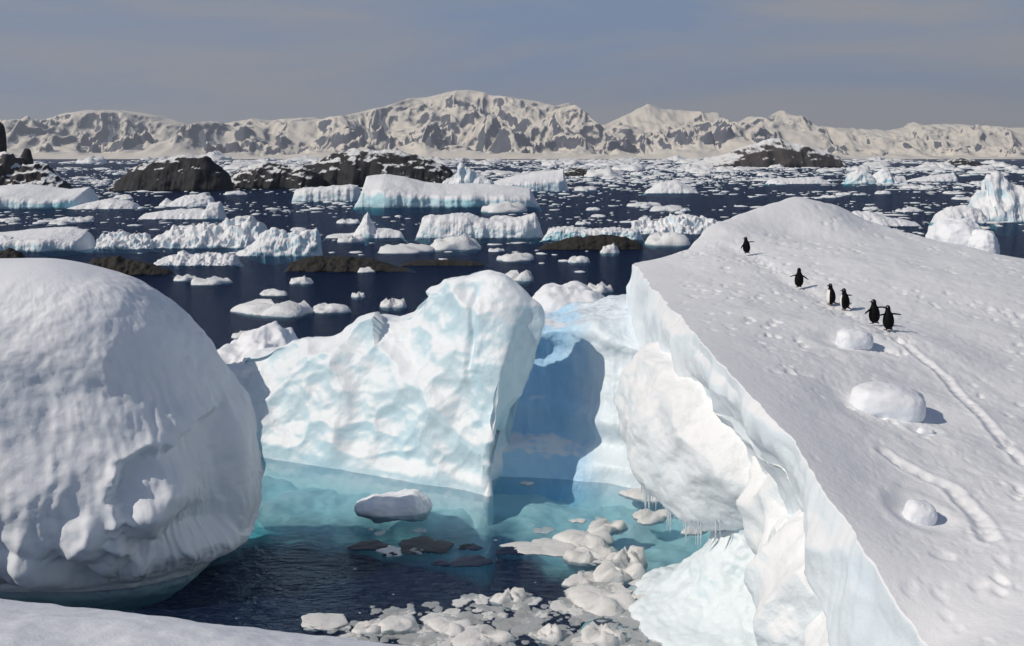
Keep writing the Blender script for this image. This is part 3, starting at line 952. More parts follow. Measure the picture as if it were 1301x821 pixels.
# rubble ledge of the same berg, behind on the left
def lump(cx, cyy, cz, rx, ry, rz, seed, rough=0.15, fac=0.0, nz_=60, na=110, pw=2.2, flat=None, cell=0.6, rot=None):
    th = np.linspace(-np.pi / 2, np.pi / 2, nz_)
    a = np.linspace(0, 2 * np.pi, na, endpoint=False)
    e = 2 / pw
    sp = lambda t: np.sign(t) * np.abs(t) ** e
    X = sp(np.cos(th))[:, None] * sp(np.cos(a))[None, :]
    Y = sp(np.cos(th))[:, None] * sp(np.sin(a))[None, :]
    Z = np.repeat(sp(np.sin(th))[:, None], na, 1)
    r = np.stack([X, Y, Z], 2)
    G = r * np.array([rx, ry, rz])
    P = G.reshape(-1, 3)
    m_ = min(rx, ry, rz) if flat is None else flat
    d = rough * m_ * (fbm(P / (cell * m_) + seed * 7.3, 4, seed) + 0.6 * (ridged(P / (cell * 1.6 * m_) + seed * 3.1, 3, seed + 3) - 1))
    if fac > 0:
        d = d + fac * m_ * scallop(P / (cell * 1.3 * m_) + seed, seed + 1, 0.7)
    rr = r / (np.linalg.norm(r, axis=2, keepdims=True) + 1e-9)
    G = G + rr * d.reshape(X.shape)[..., None]
    G[0, :] = G[0].mean(0)
    G[-1, :] = G[-1].mean(0)
    if rot is not None:
        from mathutils import Euler
        Rm = np.array(Euler(rot).to_matrix())
        G = G @ Rm.T
    return G + np.array([cx, cyy, cz]), grid_quads(nz_, na, True)


c = at(335, 470, 44)
G, q = lump(c[0], c[1] + 0.5, 1.2, 2.6, 3.0, 2.6, 301, 0.16, 0.25, 110, 160)
part('ledge_and_shadow_lump', G, q, M['snow'], cberg, 'crumbled snowy ledge at the left end')

G, q = lump(-13.3, 40.5, 1.0, 2.4, 2.2, 4.2, 303, 0.14, 0.2, 80, 120)  # unseen lump added behind the left berg to shade this berg's left end
part('ledge_and_shadow_lump', G, q, M['snow'], cberg)

# --- the berg that closes the cove, right of the pinnacle (blue cave wall)
WB = np.array([2.5, 41.0, 0.0])
wberg = berg_empty('iceberg with a blue shaded ice wall and wavy waterline notch behind the pinnacle', WB)


def wall_berg():
    foot = [(520, 592), (580, 598), (640, 604), (690, 608), (730, 611), (770, 614), (805, 620), (850, 623), (890, 622)]
    wtop = [(560, 440, 41), (600, 430, 41), (650, 425, 40.6), (690, 421, 40.4), (730, 416, 39.6), (770, 425, 38.2), (805, 436, 37.6), (842, 446, 37.3), (890, 460, 37.2)]
    crest = [(560, 410, 43.5), (610, 405, 43.5), (660, 402, 43.5), (700, 399, 43.2), (735, 392, 42.8), (770, 385, 42.4), (805, 381, 42), (835, 388, 41.6), (890, 420, 41)]
    loops = []
    for (fx, fy), w, c_ in zip(foot, wtop, crest):
        f = atz(fx, fy)
        t = at(*w)
        c = at(*c_)
        cave = np.exp(-((fx - 670) / 60.0) ** 2) * 1.5
        rec = np.array([0.2, 0.9, 0]) * cave
        d = t - f
        loops.append([f + np.array([-.3, -1.6, -2.4]), f + np.array([-.1, -.4, -.6]), f, f + d * np.array([.2, .35, .22]) + rec * .4, f + d * np.array([.5, .62, .5]) + rec,
                      f + d * np.array([.8, .88, .8]) + rec * .7, t, (t + c) / 2 + np.array([0, 0, .12]), c, c + np.array([0, 1.6, -.5]), c + np.array([0, 3.2, -c[2]]), c + np.array([0, 4, -c[2] - 2.4])])
    first = [np.mean(loops[0], 0) + (np.array(p) - np.mean(loops[0], 0)) * .1 + np.array([-1.5, 0, 0]) for p in loops[0]]
    last = [np.mean(loops[-1], 0) + (np.array(p) - np.mean(loops[-1], 0)) * .1 + np.array([1.5, 0, 0]) for p in loops[-1]]
    L = np.array([first] + loops + [last])
    ns, nk = 300, 400
    A = cr(L, ns)
    A = np.transpose(cr(np.transpose(A, (1, 0, 2)), nk, True), (1, 0, 2))
    N = grid_normals(A, True)
    P = A.reshape(-1, 3)
    Z, X = A[..., 2].ravel(), A[..., 0].ravel()
    n1 = fbm(P / 2.5, 4, 401)
    topz = sstep(3.8, 5.0, Z)
    disp = 0.14 * n1 + topz * (0.30 * scallop(P / 1.2, 406) + 0.08 * fbm(P / 0.7, 4, 407)) + 0.015 * fbm(P / 0.3, 3, 410)
    # melt notches left by old waterlines
    zz = Z + 0.10 * fbm(P / np.array([3, 3, 9]), 2, 411)
    disp = disp + 0.22 * np.exp(-((zz - 0.45) / 0.33) ** 2) - 0.22 * np.exp(-((zz - 1.25) / 0.32) ** 2) + 0.16 * np.exp(-((zz - 1.85) / 0.28) ** 2)
    # vertical runnels
    disp = disp + 0.05 * (ridged(np.stack([X * 1.6, Z * 0.15, np.zeros(len(Z))], 1), 3, 415) - 1) * sstep(0.6, 2.0, Z) * (1 - topz)
    A = A + N * disp.reshape(A.shape[:2])[..., None] * CSGN
    return A, grid_quads(ns, nk, True)


G, q = wall_berg()
m = M['shade_blue_ice']
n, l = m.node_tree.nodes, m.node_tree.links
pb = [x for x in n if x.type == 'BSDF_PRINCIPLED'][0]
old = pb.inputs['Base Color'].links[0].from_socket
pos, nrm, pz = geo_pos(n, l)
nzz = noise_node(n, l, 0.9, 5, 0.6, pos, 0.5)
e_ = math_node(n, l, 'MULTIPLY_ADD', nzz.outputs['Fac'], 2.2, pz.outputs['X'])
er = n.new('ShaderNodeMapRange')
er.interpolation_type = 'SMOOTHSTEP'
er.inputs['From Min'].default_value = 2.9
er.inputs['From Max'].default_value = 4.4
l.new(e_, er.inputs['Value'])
l.new(mixc(n, l, er.outputs[0], old, (0.78, 0.85, 0.89)), pb.inputs['Base Color'])  # blue of the shaded cave and pale of the sunlit side put into colour
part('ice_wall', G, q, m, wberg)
c = at(722, 395, 46)
G, q = lump(c[0], c[1] + .6, 2.6, 2.3, 2.2, 3.2, 421, 0.1, 0.12, 90, 140)
part('snow_hummock', G, q, M['snow'], wberg)

# drowned ice between the bergs, seen through the water
def shelf():
    nx, ny = 220, 120
    x = np.linspace(-10.5, 8.5, nx)
    px_ = np.stack([x, x * 0, x * 0 + 3.3], 1)
    ye = 32.9 - 3.9 * sstep(-0.6, 3.0, x) + 0.8 * fbm(px_ / 1.8, 3, 431, 0.45)
    t = np.linspace(0, 1, ny) ** 1.4
    Y = ye[None, :] + (42.5 - ye)[None, :] * t[:, None]
    X = np.repeat(x[None, :], ny, 0)
    P = np.stack([X.ravel(), Y.ravel(), np.zeros(X.size)], 1)
    n1 = fbm(P / 1.8, 4, 433).reshape(X.shape)
    dd = Y - ye[None, :]
    z = -1.05 + 0.38 * sstep(0, 2.5, dd) + 0.24 * n1 - 0.35 * np.exp(-(dd / 0.5) ** 2)
    z = np.minimum(z, -0.3)
    top = np.stack([X, Y, z], 2)
    bot = np.stack([X, Y + 0.35, z - 0.35 - 1.2 * sstep(0, 4, dd)], 2)
    A = np.concatenate([bot[::-1], top], 0)
    fd = sstep(0.0, 2.6, dd + 0.9 * n1)
    return A, grid_quads(2 * ny, nx), np.concatenate([fd[::-1], fd], 0).ravel()


G, q, fade = shelf()
sh = part('drowned_ice_shelf', G, q, M['shelf'], cberg)
# rotten, thinning rim of the drowned ice
at_ = sh.data.attributes.new('thickness', 'FLOAT', 'POINT')
at_.data.foreach_set('value', fade.astype(np.float32))
n, l = M['shelf'].node_tree.nodes, M['shelf'].node_tree.links
an = n.new('ShaderNodeAttribute')
an.attribute_name = 'thickness'
pb = [x for x in n if x.type == 'BSDF_PRINCIPLED'][0]
l.new(an.outputs['Fac'], pb.inputs['Alpha'])

# --- the big sloping iceberg on the right, with the penguins
RB = np.array([12.0, 28.0, 0.0])
rberg = berg_empty('great tilted white iceberg whose snow slope carries the penguins', RB)
ctrl_px = [(805, 335, 40), (840, 379, 31.5), (900, 446, 23.7), (960, 510, 20.3), (1010, 561, 18.7), (1040, 610, 17.4), (1080, 670, 16.1),
           (1120, 735, 14.9), (1180, 821, 13.75), (949, 320, 41), (1015, 363, 35), (1057, 385, 32.5), (1073, 391, 32), (1110, 409, 29.5), (1128, 417, 28.5),
           (1128, 520, 22), (1168, 655, 17.2), (905, 287, 45), (960, 266, 47.5), (1020, 252, 49), (1062, 261, 49.5), (1090, 282, 48.5), (1140, 292, 49),
           (1200, 308, 48), (1260, 324, 46), (1301, 331, 45), (893, 310, 43), (1000, 296, 45.5), (1100, 320, 42), (1200, 360, 36), (1301, 400, 33),
           (1301, 500, 25), (1301, 600, 19.5), (1301, 750, 14.5), (1240, 821, 13.2), (1420, 340, 46), (1500, 450, 30), (1500, 700, 15)]
CPT = np.array([at(*c) for c in ctrl_px])
# near and far anchors
CPT = np.vstack([CPT, [[5.2, 9, 3.8], [9, 9, 4.2], [4.5, 46, 6.6], [20, 53, 7.0], [12, 54, 8.0]]])


def tps_fit(xy, z, lam=0.02):
    n_ = len(xy)
    d = np.sqrt(((xy[:, None] - xy[None]) ** 2).sum(2))
    K = np.where(d > 0, d ** 2 * np.log(d + 1e-9), 0) + lam * np.eye(n_)
    Pm = np.hstack([np.ones((n_, 1)), xy])
    A = np.zeros((n_ + 3, n_ + 3))
    A[:n_, :n_], A[:n_, n_:], A[n_:, :n_] = K, Pm, Pm.T
    return np.linalg.solve(A, np.concatenate([z, np.zeros(3)]))


TPS = tps_fit(CPT[:, :2], CPT[:, 2])


def surf(x, y):
    x, y = np.asarray(x, float), np.asarray(y, float)
    r = TPS[-3] + TPS[-2] * x + TPS[-1] * y
    for k in range(len(CPT)):
        d2 = (x - CPT[k, 0]) ** 2 + (y - CPT[k, 1]) ** 2
        r = r + TPS[k] * 0.5 * d2 * np.log(d2 + 1e-9)
    return r


def on_slope(px, py):
    d = np.linspace(10, 49, 1500)
    r = ray(px, py)
    x = r[0] / r[1] * d
    zr = CAMZ + r[2] / r[1] * d
    f = zr - surf(x, d)
    k = np.argmax(f < 0)
    return np.array([x[k], d[k], surf(x[k], d[k])])


def poly_dist(x, y, pts):
    """distance to polyline and arc length there"""
    best = np.full(x.shape, 1e9)
    arc = np.zeros(x.shape)
    s0 = 0
    for a, b_ in zip(pts[:-1], pts[1:]):
        ab = b_[:2] - a[:2]
        L_ = np.hypot(*ab)
        t = np.clip(((x - a[0]) * ab[0] + (y - a[1]) * ab[1]) / (L_ * L_), 0, 1)
        d = np.hypot(x - a[0] - t * ab[0], y - a[1] - t * ab[1])
        m_ = d < best
        arc = np.where(m_, s0 + t * L_, arc)
        best = np.where(m_, d, best)
        s0 += L_
    return best, arc


EDGE = np.array([at(*c)[:2] for c in ctrl_px[:9]])
EDGE = EDGE[::-1]            # near to far in y
ex_y = np.concatenate([[8.0, 11.0], EDGE[:, 1], [46, 60]])
ex_x = np.concatenate([[5.9, 5.5], EDGE[:, 0], [4.4, 4.4]])
BACK = np.array([(4.0, 40.2), (5.2, 41.2), (6.8, 42.6), (7.6, 44.2), (8.6, 45.8), (10.5, 47.6), (13, 49.1), (15, 49.6), (17, 49.2), (19, 47.9), (21, 46), (25, 45), (40, 40)])
TR1 = [on_slope(*p) for p in ((1138, 428), (1165, 450), (1200, 478), (1225, 508), (1260, 548), (1300, 590))]
TR2 = [on_slope(*p) for p in ((1122, 572), (1160, 597), (1205, 620), (1240, 655), (1256, 690))]
TR3 = [on_slope(*p) for p in ((930, 312), (949, 322), (985, 343), (1015, 365), (1055, 387), (1090, 402), (1128, 420), (1138, 428))]
MOUNDS = [((1085, 433), 0.62, 0.50, 0.42), ((1128, 516), 1.02, 0.8, 0.62), ((1168, 655), 0.34, 0.34, 0.36), ((1176, 546), 0.22, 0.16, 0.14)]
MPOS = [on_slope(*mm[0]) for mm in MOUNDS]


def slope():
    nr, ncs, ncl = 600, 430, 130
    y = 8.5 * (60.0 / 8.5) ** np.linspace(0, 1, nr) if False else np.concatenate([8.5 * (50.0 / 8.5) ** np.linspace(0, 1, nr - 40), np.linspace(50.1, 58, 40)])
    xl = np.interp(y, ex_y, ex_x)
    yy = y
    # ragged ridge line
    pe = np.stack([y * 0, y, y * 0], 1)
    xl = xl + 0.11 * fbm(pe / 1.6, 4, 501) + 0.04 * fbm(pe / 0.3, 3, 502) + 0.12 * scallop(pe / 1.3 + 0.5, 503)
    xr = 0.62 * y + 4.0
    t = np.linspace(0, 1, ncs)
    X = xl[:, None] + (xr - xl)[:, None] * (t[None, :] ** 1.15)
    Y = np.repeat(y[:, None], ncs, 1)
    Z = surf(X.ravel(), Y.ravel()).reshape(X.shape)
    P = np.stack([X.ravel(), Y.ravel(), np.zeros(X.size)], 1)
    # broad wind relief
    rel = 0.10 * fbm(P / 3.5, 4, 511).reshape(X.shape)
    # footprints and sun cups
    wp = P + 0.12 * np.stack([fbm(P / 0.5, 2, 520), fbm(P / 0.5 + 7, 2, 521), np.zeros(len(P))], 1)
    f1, f2, pl, rd = worley(wp / np.array([0.34, 0.42, 1.0]), 522)
    dent = -sstep(0.46, 0.15, f1) * (rd > 0.35)
    mask = sstep(-0.15, 0.35, fbm(P / 3.5, 3, 525)) * 0.9 + 0.1
    h1, h2, pl2, rd2 = worley(wp / np.array([0.15, 0.2, 1.0]), 526)
    dent2 = -sstep(0.5, 0.1, h1) * (rd2 > 0.4)
    det = (0.075 * dent * mask.reshape(-1) + 0.013 * dent2).reshape(X.shape)
    det = det + 0.010 * fbm(P / 0.3, 3, 530).reshape(X.shape)
    # the upper left shelf is smoother
    calm = sstep(0.0, 2.4, (X - xl[:, None])) * 0.75 + 0.25
    Z = Z + rel * calm + det * calm
    # trails
    for pts, w_, dp, rim in ((TR1, 0.10, -0.05, 0.02), (TR2, 0.11, -0.05, 0.022)):
        d, s = poly_dist(X, Y, pts)
        wob = 0.06 * fbm(P / 0.5, 2, 541).reshape(X.shape)
        d2 = np.abs(d + wob)
        Z = Z + dp * np.exp(-(d2 / w_) ** 2) + rim * np.exp(-((d2 - w_ * 1.7) / (w_ * .6)) ** 2)
        Z = Z + 0.016 * np.sin(s * 2 * np.pi / 0.32) * np.exp(-(d2 / (w_ * 1.1)) ** 2)
    d, s = poly_dist(X, Y, TR3)
    Z = Z - 0.07 * np.exp(-(d / 0.4) ** 2) + 0.06 * dent2.reshape(X.shape) * np.exp(-(d / 0.7) ** 2)
    # wind moats round the lumps
    for mp_, mm in zip(MPOS, MOUNDS):
        dd = np.hypot((X - mp_[0]) / (mm[1] * 1.35), (Y - mp_[1]) / (mm[2] * 1.9))
        Z = Z - 0.10 * mm[3] * 2 * np.exp(-dd ** 4) + 0.02 * np.exp(-((dd - 1.35) / .3) ** 2)
    # back edge falls to the sea
    yb = np.interp(X, BACK[:, 0], BACK[:, 1]) + 0.5 * fbm(P / 2.5, 3, 550).reshape(X.shape) * 0.6
    dl = np.clip(Y - yb, 0, None)
    Z = np.maximum(Z - 0.9 * dl ** 1.6, -1.5 - 0.02 * dl)
    Zl = Z[:, 0]
    # cliff below the ridge: lip, face, undercut
    thick_ = np.interp(y, [8, 13, 15, 17, 18.5, 20, 22, 24, 28, 32, 36, 40, 44, 60], [3.6, 3.4, 3.0, 2.2, 1.6, 1.35, 1.25, 1.35, 2.0, 2.6, 3.0, 3.4, 3.4, 3.4])
    und = np.interp(y, [8, 14, 18, 24, 30, 36, 40, 60], [0.5, 0.5, 0.7, 1.1, 1.1, 1.2, 2.2, 2.2])
    cf = np.linspace(0, 1, ncl + 1)[1:]
    cl = []
    for c_ in cf:
        if c_ < 0.5:
            s = c_ / 0.5
            dz = thick_ * s
            dx = -0.16 * np.sin(np.pi * min(1, s * 1.2)) + 0.25 * und * s ** 2.0
        else:
            s = (c_ - 0.5) / 0.5
            dz = thick_ + (Zl + 1.2 - thick_) * s ** 1.15
            dx = 0.25 * und + und * 1.6 * np.sin(np.pi * min(s * 1.15, 1) * .5) + 0.3 * s
        cl.append(np.stack([xl + dx, y, Zl - dz], 1))
    Cc = np.array(cl)[::-1].transpose(1, 0, 2)          # rows x ncl x 3, bottom first
    A = np.concatenate([Cc, np.stack([X, Y, Z], 2)], 1)
    N = grid_normals(A)
    Pc = Cc.reshape(-1, 3)
    wpc = Pc + 0.3 * np.stack([fbm(Pc / 1.5, 2, 561), fbm(Pc / 1.5 + 3, 2, 562), fbm(Pc / 1.5 + 6, 2, 563)], 1)
    dc = 0.12 * fbm(Pc / 2.4, 4, 566) + 0.62 * scallop(wpc / np.array([1.8, 2.6, 1.6]), 565, 0.8) + 0.12 * scallop(wpc / 0.7, 568, 0.8) + 0.012 * fbm(Pc / .35, 3, 567)
    dc = dc.reshape(Cc.shape[:2]) * np.interp(np.arange(ncl), [ncl * .5, ncl * .92, ncl - 1], [1, .5, 0.0])[None, :]
    A[:, :ncl] += N[:, :ncl] * dc[..., None]
    # right-hand skirt
    sk = A[:, -1:].copy()
    sk[..., 2] = -1.5
    A = np.concatenate([A, sk], 1)
    return A, grid_quads(A.shape[0], A.shape[1])


G, q = slope()
part('snow_slope', G, q, M['slope'], rberg)

# frosted overhang below the ridge
G, q = lump(5.75, 28.9, 3.95, 2.75, 5.0, 2.25, 601, 0.09, 0.26, 200, 320, pw=2.15, flat=2.0, cell=0.75, rot=(0.0, -0.18, 0.0))
bul_bottom = G.copy()
part('frosted_overhang', G, q, M['bulge'], rberg)
# waist between overhang and foot, hidden core
G, q = lump(9.4, 26.5, 0.4, 3.6, 7.5, 4.2, 605, 0.08, 0.0, 60, 100, flat=3)
part('ice_core', G, q, M['bulge'], rberg)


# flaring foot at the water
def foot():
    prof = np.array([(-2.2, 5.4, 5.2), (-0.9, 4.3, 4.2), (0.0, 3.3, 3.5), (0.25, 2.75, 3.0), (0.6, 2.2, 2.4), (1.1, 1.7, 1.9), (1.7, 1.25, 1.4), (2.2, 0.95, 1.1), (2.7, 0.9, 1.0), (3.2, 1.2, 1.3), (3.8, 1.6, 1.6), (4.2, .2, .2)])
    pr = cr(prof, 200)
    a = np.linspace(0, 2 * np.pi, 320, endpoint=False)
    X = 6.15 + pr[:, 1:2] * np.cos(a)[None, :]
    Y = 25.6 + pr[:, 2:3] * np.sin(a)[None, :]
    A = np.stack([X, Y, np.repeat(pr[:, :1], 320, 1)], 2)
    N = grid_normals(A, True)
    P = A.reshape(-1, 3)
    f1, f2, pl, rd = worley(P / 0.14, 611)
    d = 0.22 * fbm(P / 1.4, 4, 612) + 0.022 * (0.5 - f1)
    A = A + N * d.reshape(X.shape)[..., None]
    return A, grid_quads(200, 320, True)


G, q = foot()
part('ice_foot', G, q, M['foot'], rberg)
for (c_, r_, rt, sd) in (((5.45, 18.9, 3.45), (0.85, 1.5, 1.0), (0.35, 0.55, 0.1), 621), ((5.95, 16.3, 2.9), (0.95, 1.6, 1.3), (-0.2, 0.4, 0.2), 623),
                         ((6.2, 22.2, 3.7), (1.15, 2.2, 1.4), (0.1, 0.3, 0.0), 625), ((5.7, 20.6, 2.9), (0.6, 0.9, 1.1), (0.3, -0.2, 0.3), 627), ((6.3, 14.4, 2.2), (0.9, 1.4, 1.6), (0.2, 0.1, 0.2), 629)):
    G, q = lump(*c_, *r_, sd, 0.10, 0.55, 110, 170, pw=3.0, cell=0.9, rot=rt)
    part('ice_lobe', G, q, M['bulge'], rberg)
# rounded snow knobs behind the slope, right
for k, (px_, py_, d_, rx, ry, rz) in enumerate(((1212, 302, 50.5, 1.15, 1.5, 0.95), (1247, 314, 49.0, 0.62, 1.0, 0.9))):
    c = at(px_, py_, d_)
    G, q = lump(c[0], c[1], c[2] - .1, rx, ry, rz, 631 + k, 0.10, 0.05, 70, 110)
    part('snow_knob', G, q, M['snow'], rberg)
    G2, q2 = lump(c[0], c[1] + .5, 2.2, rx * 1.3, ry * 1.2, 4.2, 635 + k, 0.06, 0.0, 40, 60)
    part('knob_pillar', G2, q2, M['snow'], rberg)

# icicles along the drip edge
m, n, l, b, o = new_mat('icicle_ice')
b.inputs['Base Color'].default_value = (0.80, 0.86, 0.90, 1)
b.inputs['Roughness'].default_value = 0.12
b.inputs['Transmission Weight'].default_value = 0.35
b.inputs['IOR'].default_value = 1.31
M['icicle'] = m


def icicle_mesh(seed):
    rs = np.random.RandomState(seed)
    k, h = 6, 7
    v = []
    a = np.linspace(0, 2 * np.pi, k, endpoint=False)
    for i in range(h):
        t = i / (h - 1)
        r = 0.5 * (1 - t) ** 0.8 * (1 + 0.15 * rs.normal()) + 0.01
        v += [(r * math.cos(x) + 0.04 * rs.normal() * t, r * math.sin(x), -t) for x in a]
    return mesh_np('icicle', np.array(v), grid_quads(h, k, True))


ICI = [icicle_mesh(s) for s in range(4)]
rng = random.Random(7)
BV = bul_bottom.reshape(-1, 3)


def icicle(p, ln, parent):
    o = obj('icicle', ICI[rng.randrange(4)], M['icicle'], parent)
    o.location = Vector(p) - parent.location
    w_ = ln * rng.uniform(0.06, 0.11)
    o.scale = (w_, w_, ln)
    o.rotation_euler.z = rng.uniform(0, 6)
    return o


# lower rim of the overhang: lowest outward vertices in each y-slice
for k in range(80):
    yy = rng.uniform(24.6, 32.6)
    sel = BV[(np.abs(BV[:, 1] - yy) < 0.08) & (BV[:, 0] < 5.4) & (BV[:, 2] < 2.9)]
    if len(sel) == 0:
        continue
    p = sel[np.argmin(sel[:, 2] + 0.75 * sel[:, 0])]
    icicle(p + np.array([0, 0, 0.05]), rng.choice((.18, .25, .35, .5, .62)), rberg)

# --- loose snow lumps on the slope
for (mp_, mm, lab) in zip(MPOS, MOUNDS, ('smooth snow lump just below the walking penguins', 'largest rounded snow block on the slope, with a blue shadow',
                                          'small pointed snow lump low on the slope', 'tiny snow lump beside the largest snow block')):
    G, q = lump(0, 0, mm[3] * .22, mm[1] * .72, mm[2] * .72, mm[3] * .62, int(700 + mm[1] * 100), 0.12, 0.05, 60, 100, pw=2.9, cell=1.6)
    # windward side slopes, lee side steep
    o = obj('snow_lump', mesh_np('snow_lump', G.reshape(-1, 3), q), M['snow'], label=lab, cat='snow lump', group='snow lumps lying on the slope')
    o.location = mp_ - np.array([0, 0, 0.08])
    o.rotation_euler = (0, 0.12, rng.uniform(-.3, .1))

# ------------------------------------------------------------------ snow bank the camera stands on
def bank():
    nx, ny = 420, 260
    v = np.linspace(0, 1, ny)
    u = np.linspace(-1, 1, nx)
    # crest line in plan, seen as the lower-left edge of the picture
    edge_px = [(-500, 730), (-200, 745), (0, 757), (120, 766), (250, 779), (400, 797), (540, 823), (700, 860), (1000, 960), (1400, 1100)]
    ep = np.array([at(a, b_, 8.2) for a, b_ in edge_px])
    X = np.linspace(-11, 5.5, nx)
    ez = np.interp(X, ep[:, 0], ep[:, 2])
    S = np.concatenate([np.linspace(-4, 8.2, 190), np.linspace(8.25, 17, 70)])
    XX, YY = np.meshgrid(X, S)
    P = np.stack([XX.ravel(), YY.ravel(), np.zeros(XX.size)], 1)
    e = np.broadcast_to(ez, XX.shape)
    Z = e + np.clip(8.2 - YY, 0, None) * 0.16 - 0.01 * np.clip(8.2 - YY, 0, None) ** 2
    dl = np.clip(YY - 7.6, 0, None)
    Z = Z - 0.25 * dl ** 1.7
    Z = np.minimum(Z, 9.2)
    Z = Z + 0.05 * fbm(P / 1.2, 4, 801).reshape(XX.shape) + 0.012 * fbm(P / np.array([.25, .12, 1]), 3, 802).reshape(XX.shape)
    Z = np.maximum(Z, -1.5)
    side = np.minimum(XX + 11, 5.5 - XX)
    Z = np.where(side < 0.05, -1.5, Z)
    return np.stack([XX, YY, Z], 2), grid_quads(len(S), nx)


G, q = bank()
obj('snow_bank', mesh_np('snow_bank', G.reshape(-1, 3), q), M['snow'], kind='structure')

# ------------------------------------------------------------------ penguins
m, n, l, b, o = new_mat('penguin_plumage')
tc = n.new('ShaderNodeTexCoord')
sx = n.new('ShaderNodeSeparateXYZ')
l.new(tc.outputs['Object'], sx.inputs[0])
nn = noise_node(n, l, 60, 2, 0.5, tc.outputs['Object'])
yv = math_node(n, l, 'MULTIPLY_ADD', nn.outputs['Fac'], 0.02, sx.outputs['Y'])
front = n.new('ShaderNodeMapRange')
front.inputs['From Min'].default_value = 0.055
front.inputs['From Max'].default_value = 0.068
l.new(yv, front.inputs['Value'])
below = n.new('ShaderNodeMapRange')
below.inputs['From Min'].default_value = 0.47
below.inputs['From Max'].default_value = 0.455
l.new(sx.outputs['Z'], below.inputs['Value'])
ff = math_node(n, l, 'MULTIPLY', front.outputs[0], below.outputs[0])
l.new(mixc(n, l, ff, (0.004, 0.004, 0.005), (0.82, 0.80, 0.74)), b.inputs['Base Color'])
b.inputs['Roughness'].default_value = 0.7
b.inputs['Specular IOR Level'].default_value = 0.12
M['penguin'] = m
m, n, l, b, o = new_mat('penguin_beak')
b.inputs['Base Color'].default_value = (0.03, 0.02, 0.018, 1)
M['beak'] = m
m, n, l, b, o = new_mat('penguin_foot')
b.inputs['Base Color'].default_value = (0.10, 0.04, 0.025, 1)
M['pfoot'] = m
m, n, l, b, o = new_mat('penguin_eye_patch')
b.inputs['Base Color'].default_value = (0.8, 0.8, 0.78, 1)
M['ppatch'] = m


def tube(pts, rad, flat=(1, 1), k=12, up=np.array([0, 0, 1.0])):
    """closed tapered tube; flat scales the two cross axes"""
    pts = np.array(pts, float)
    v = []
    nn_ = len(pts)
    for i in range(nn_):
        t = pts[min(i + 1, nn_ - 1)] - pts[max(i - 1, 0)]
        t /= np.linalg.norm(t)
        a = np.cross(t, up)
        a /= np.linalg.norm(a) + 1e-9
        b2 = np.cross(a, t)
        for j in range(k):
            w_ = 2 * math.pi * j / k
            v.append(pts[i] + rad[i] * (flat[0] * math.cos(w_) * a + flat[1] * math.sin(w_) * b2))
    v = np.array(v)
    q = grid_quads(nn_, k, True)
    c0, c1 = len(v), len(v) + 1
    v = np.vstack([v, pts[0], pts[-1]])
    tr_ = [(j, c0, (j + 1) % k) for j in range(k)] + [((nn_ - 1) * k + (j + 1) % k, c1, (nn_ - 1) * k + j) for j in range(k)]
    return v, q, np.array(tr_)


def join(pieces):
    V, Q, Tt, off = [], [], [], 0
    for v, q, t in pieces:
        V.append(v)
        Q.append(q + off)
        Tt.append(t + off)
        off += len(v)
    return np.vstack(V), np.vstack(Q), np.vstack(Tt)


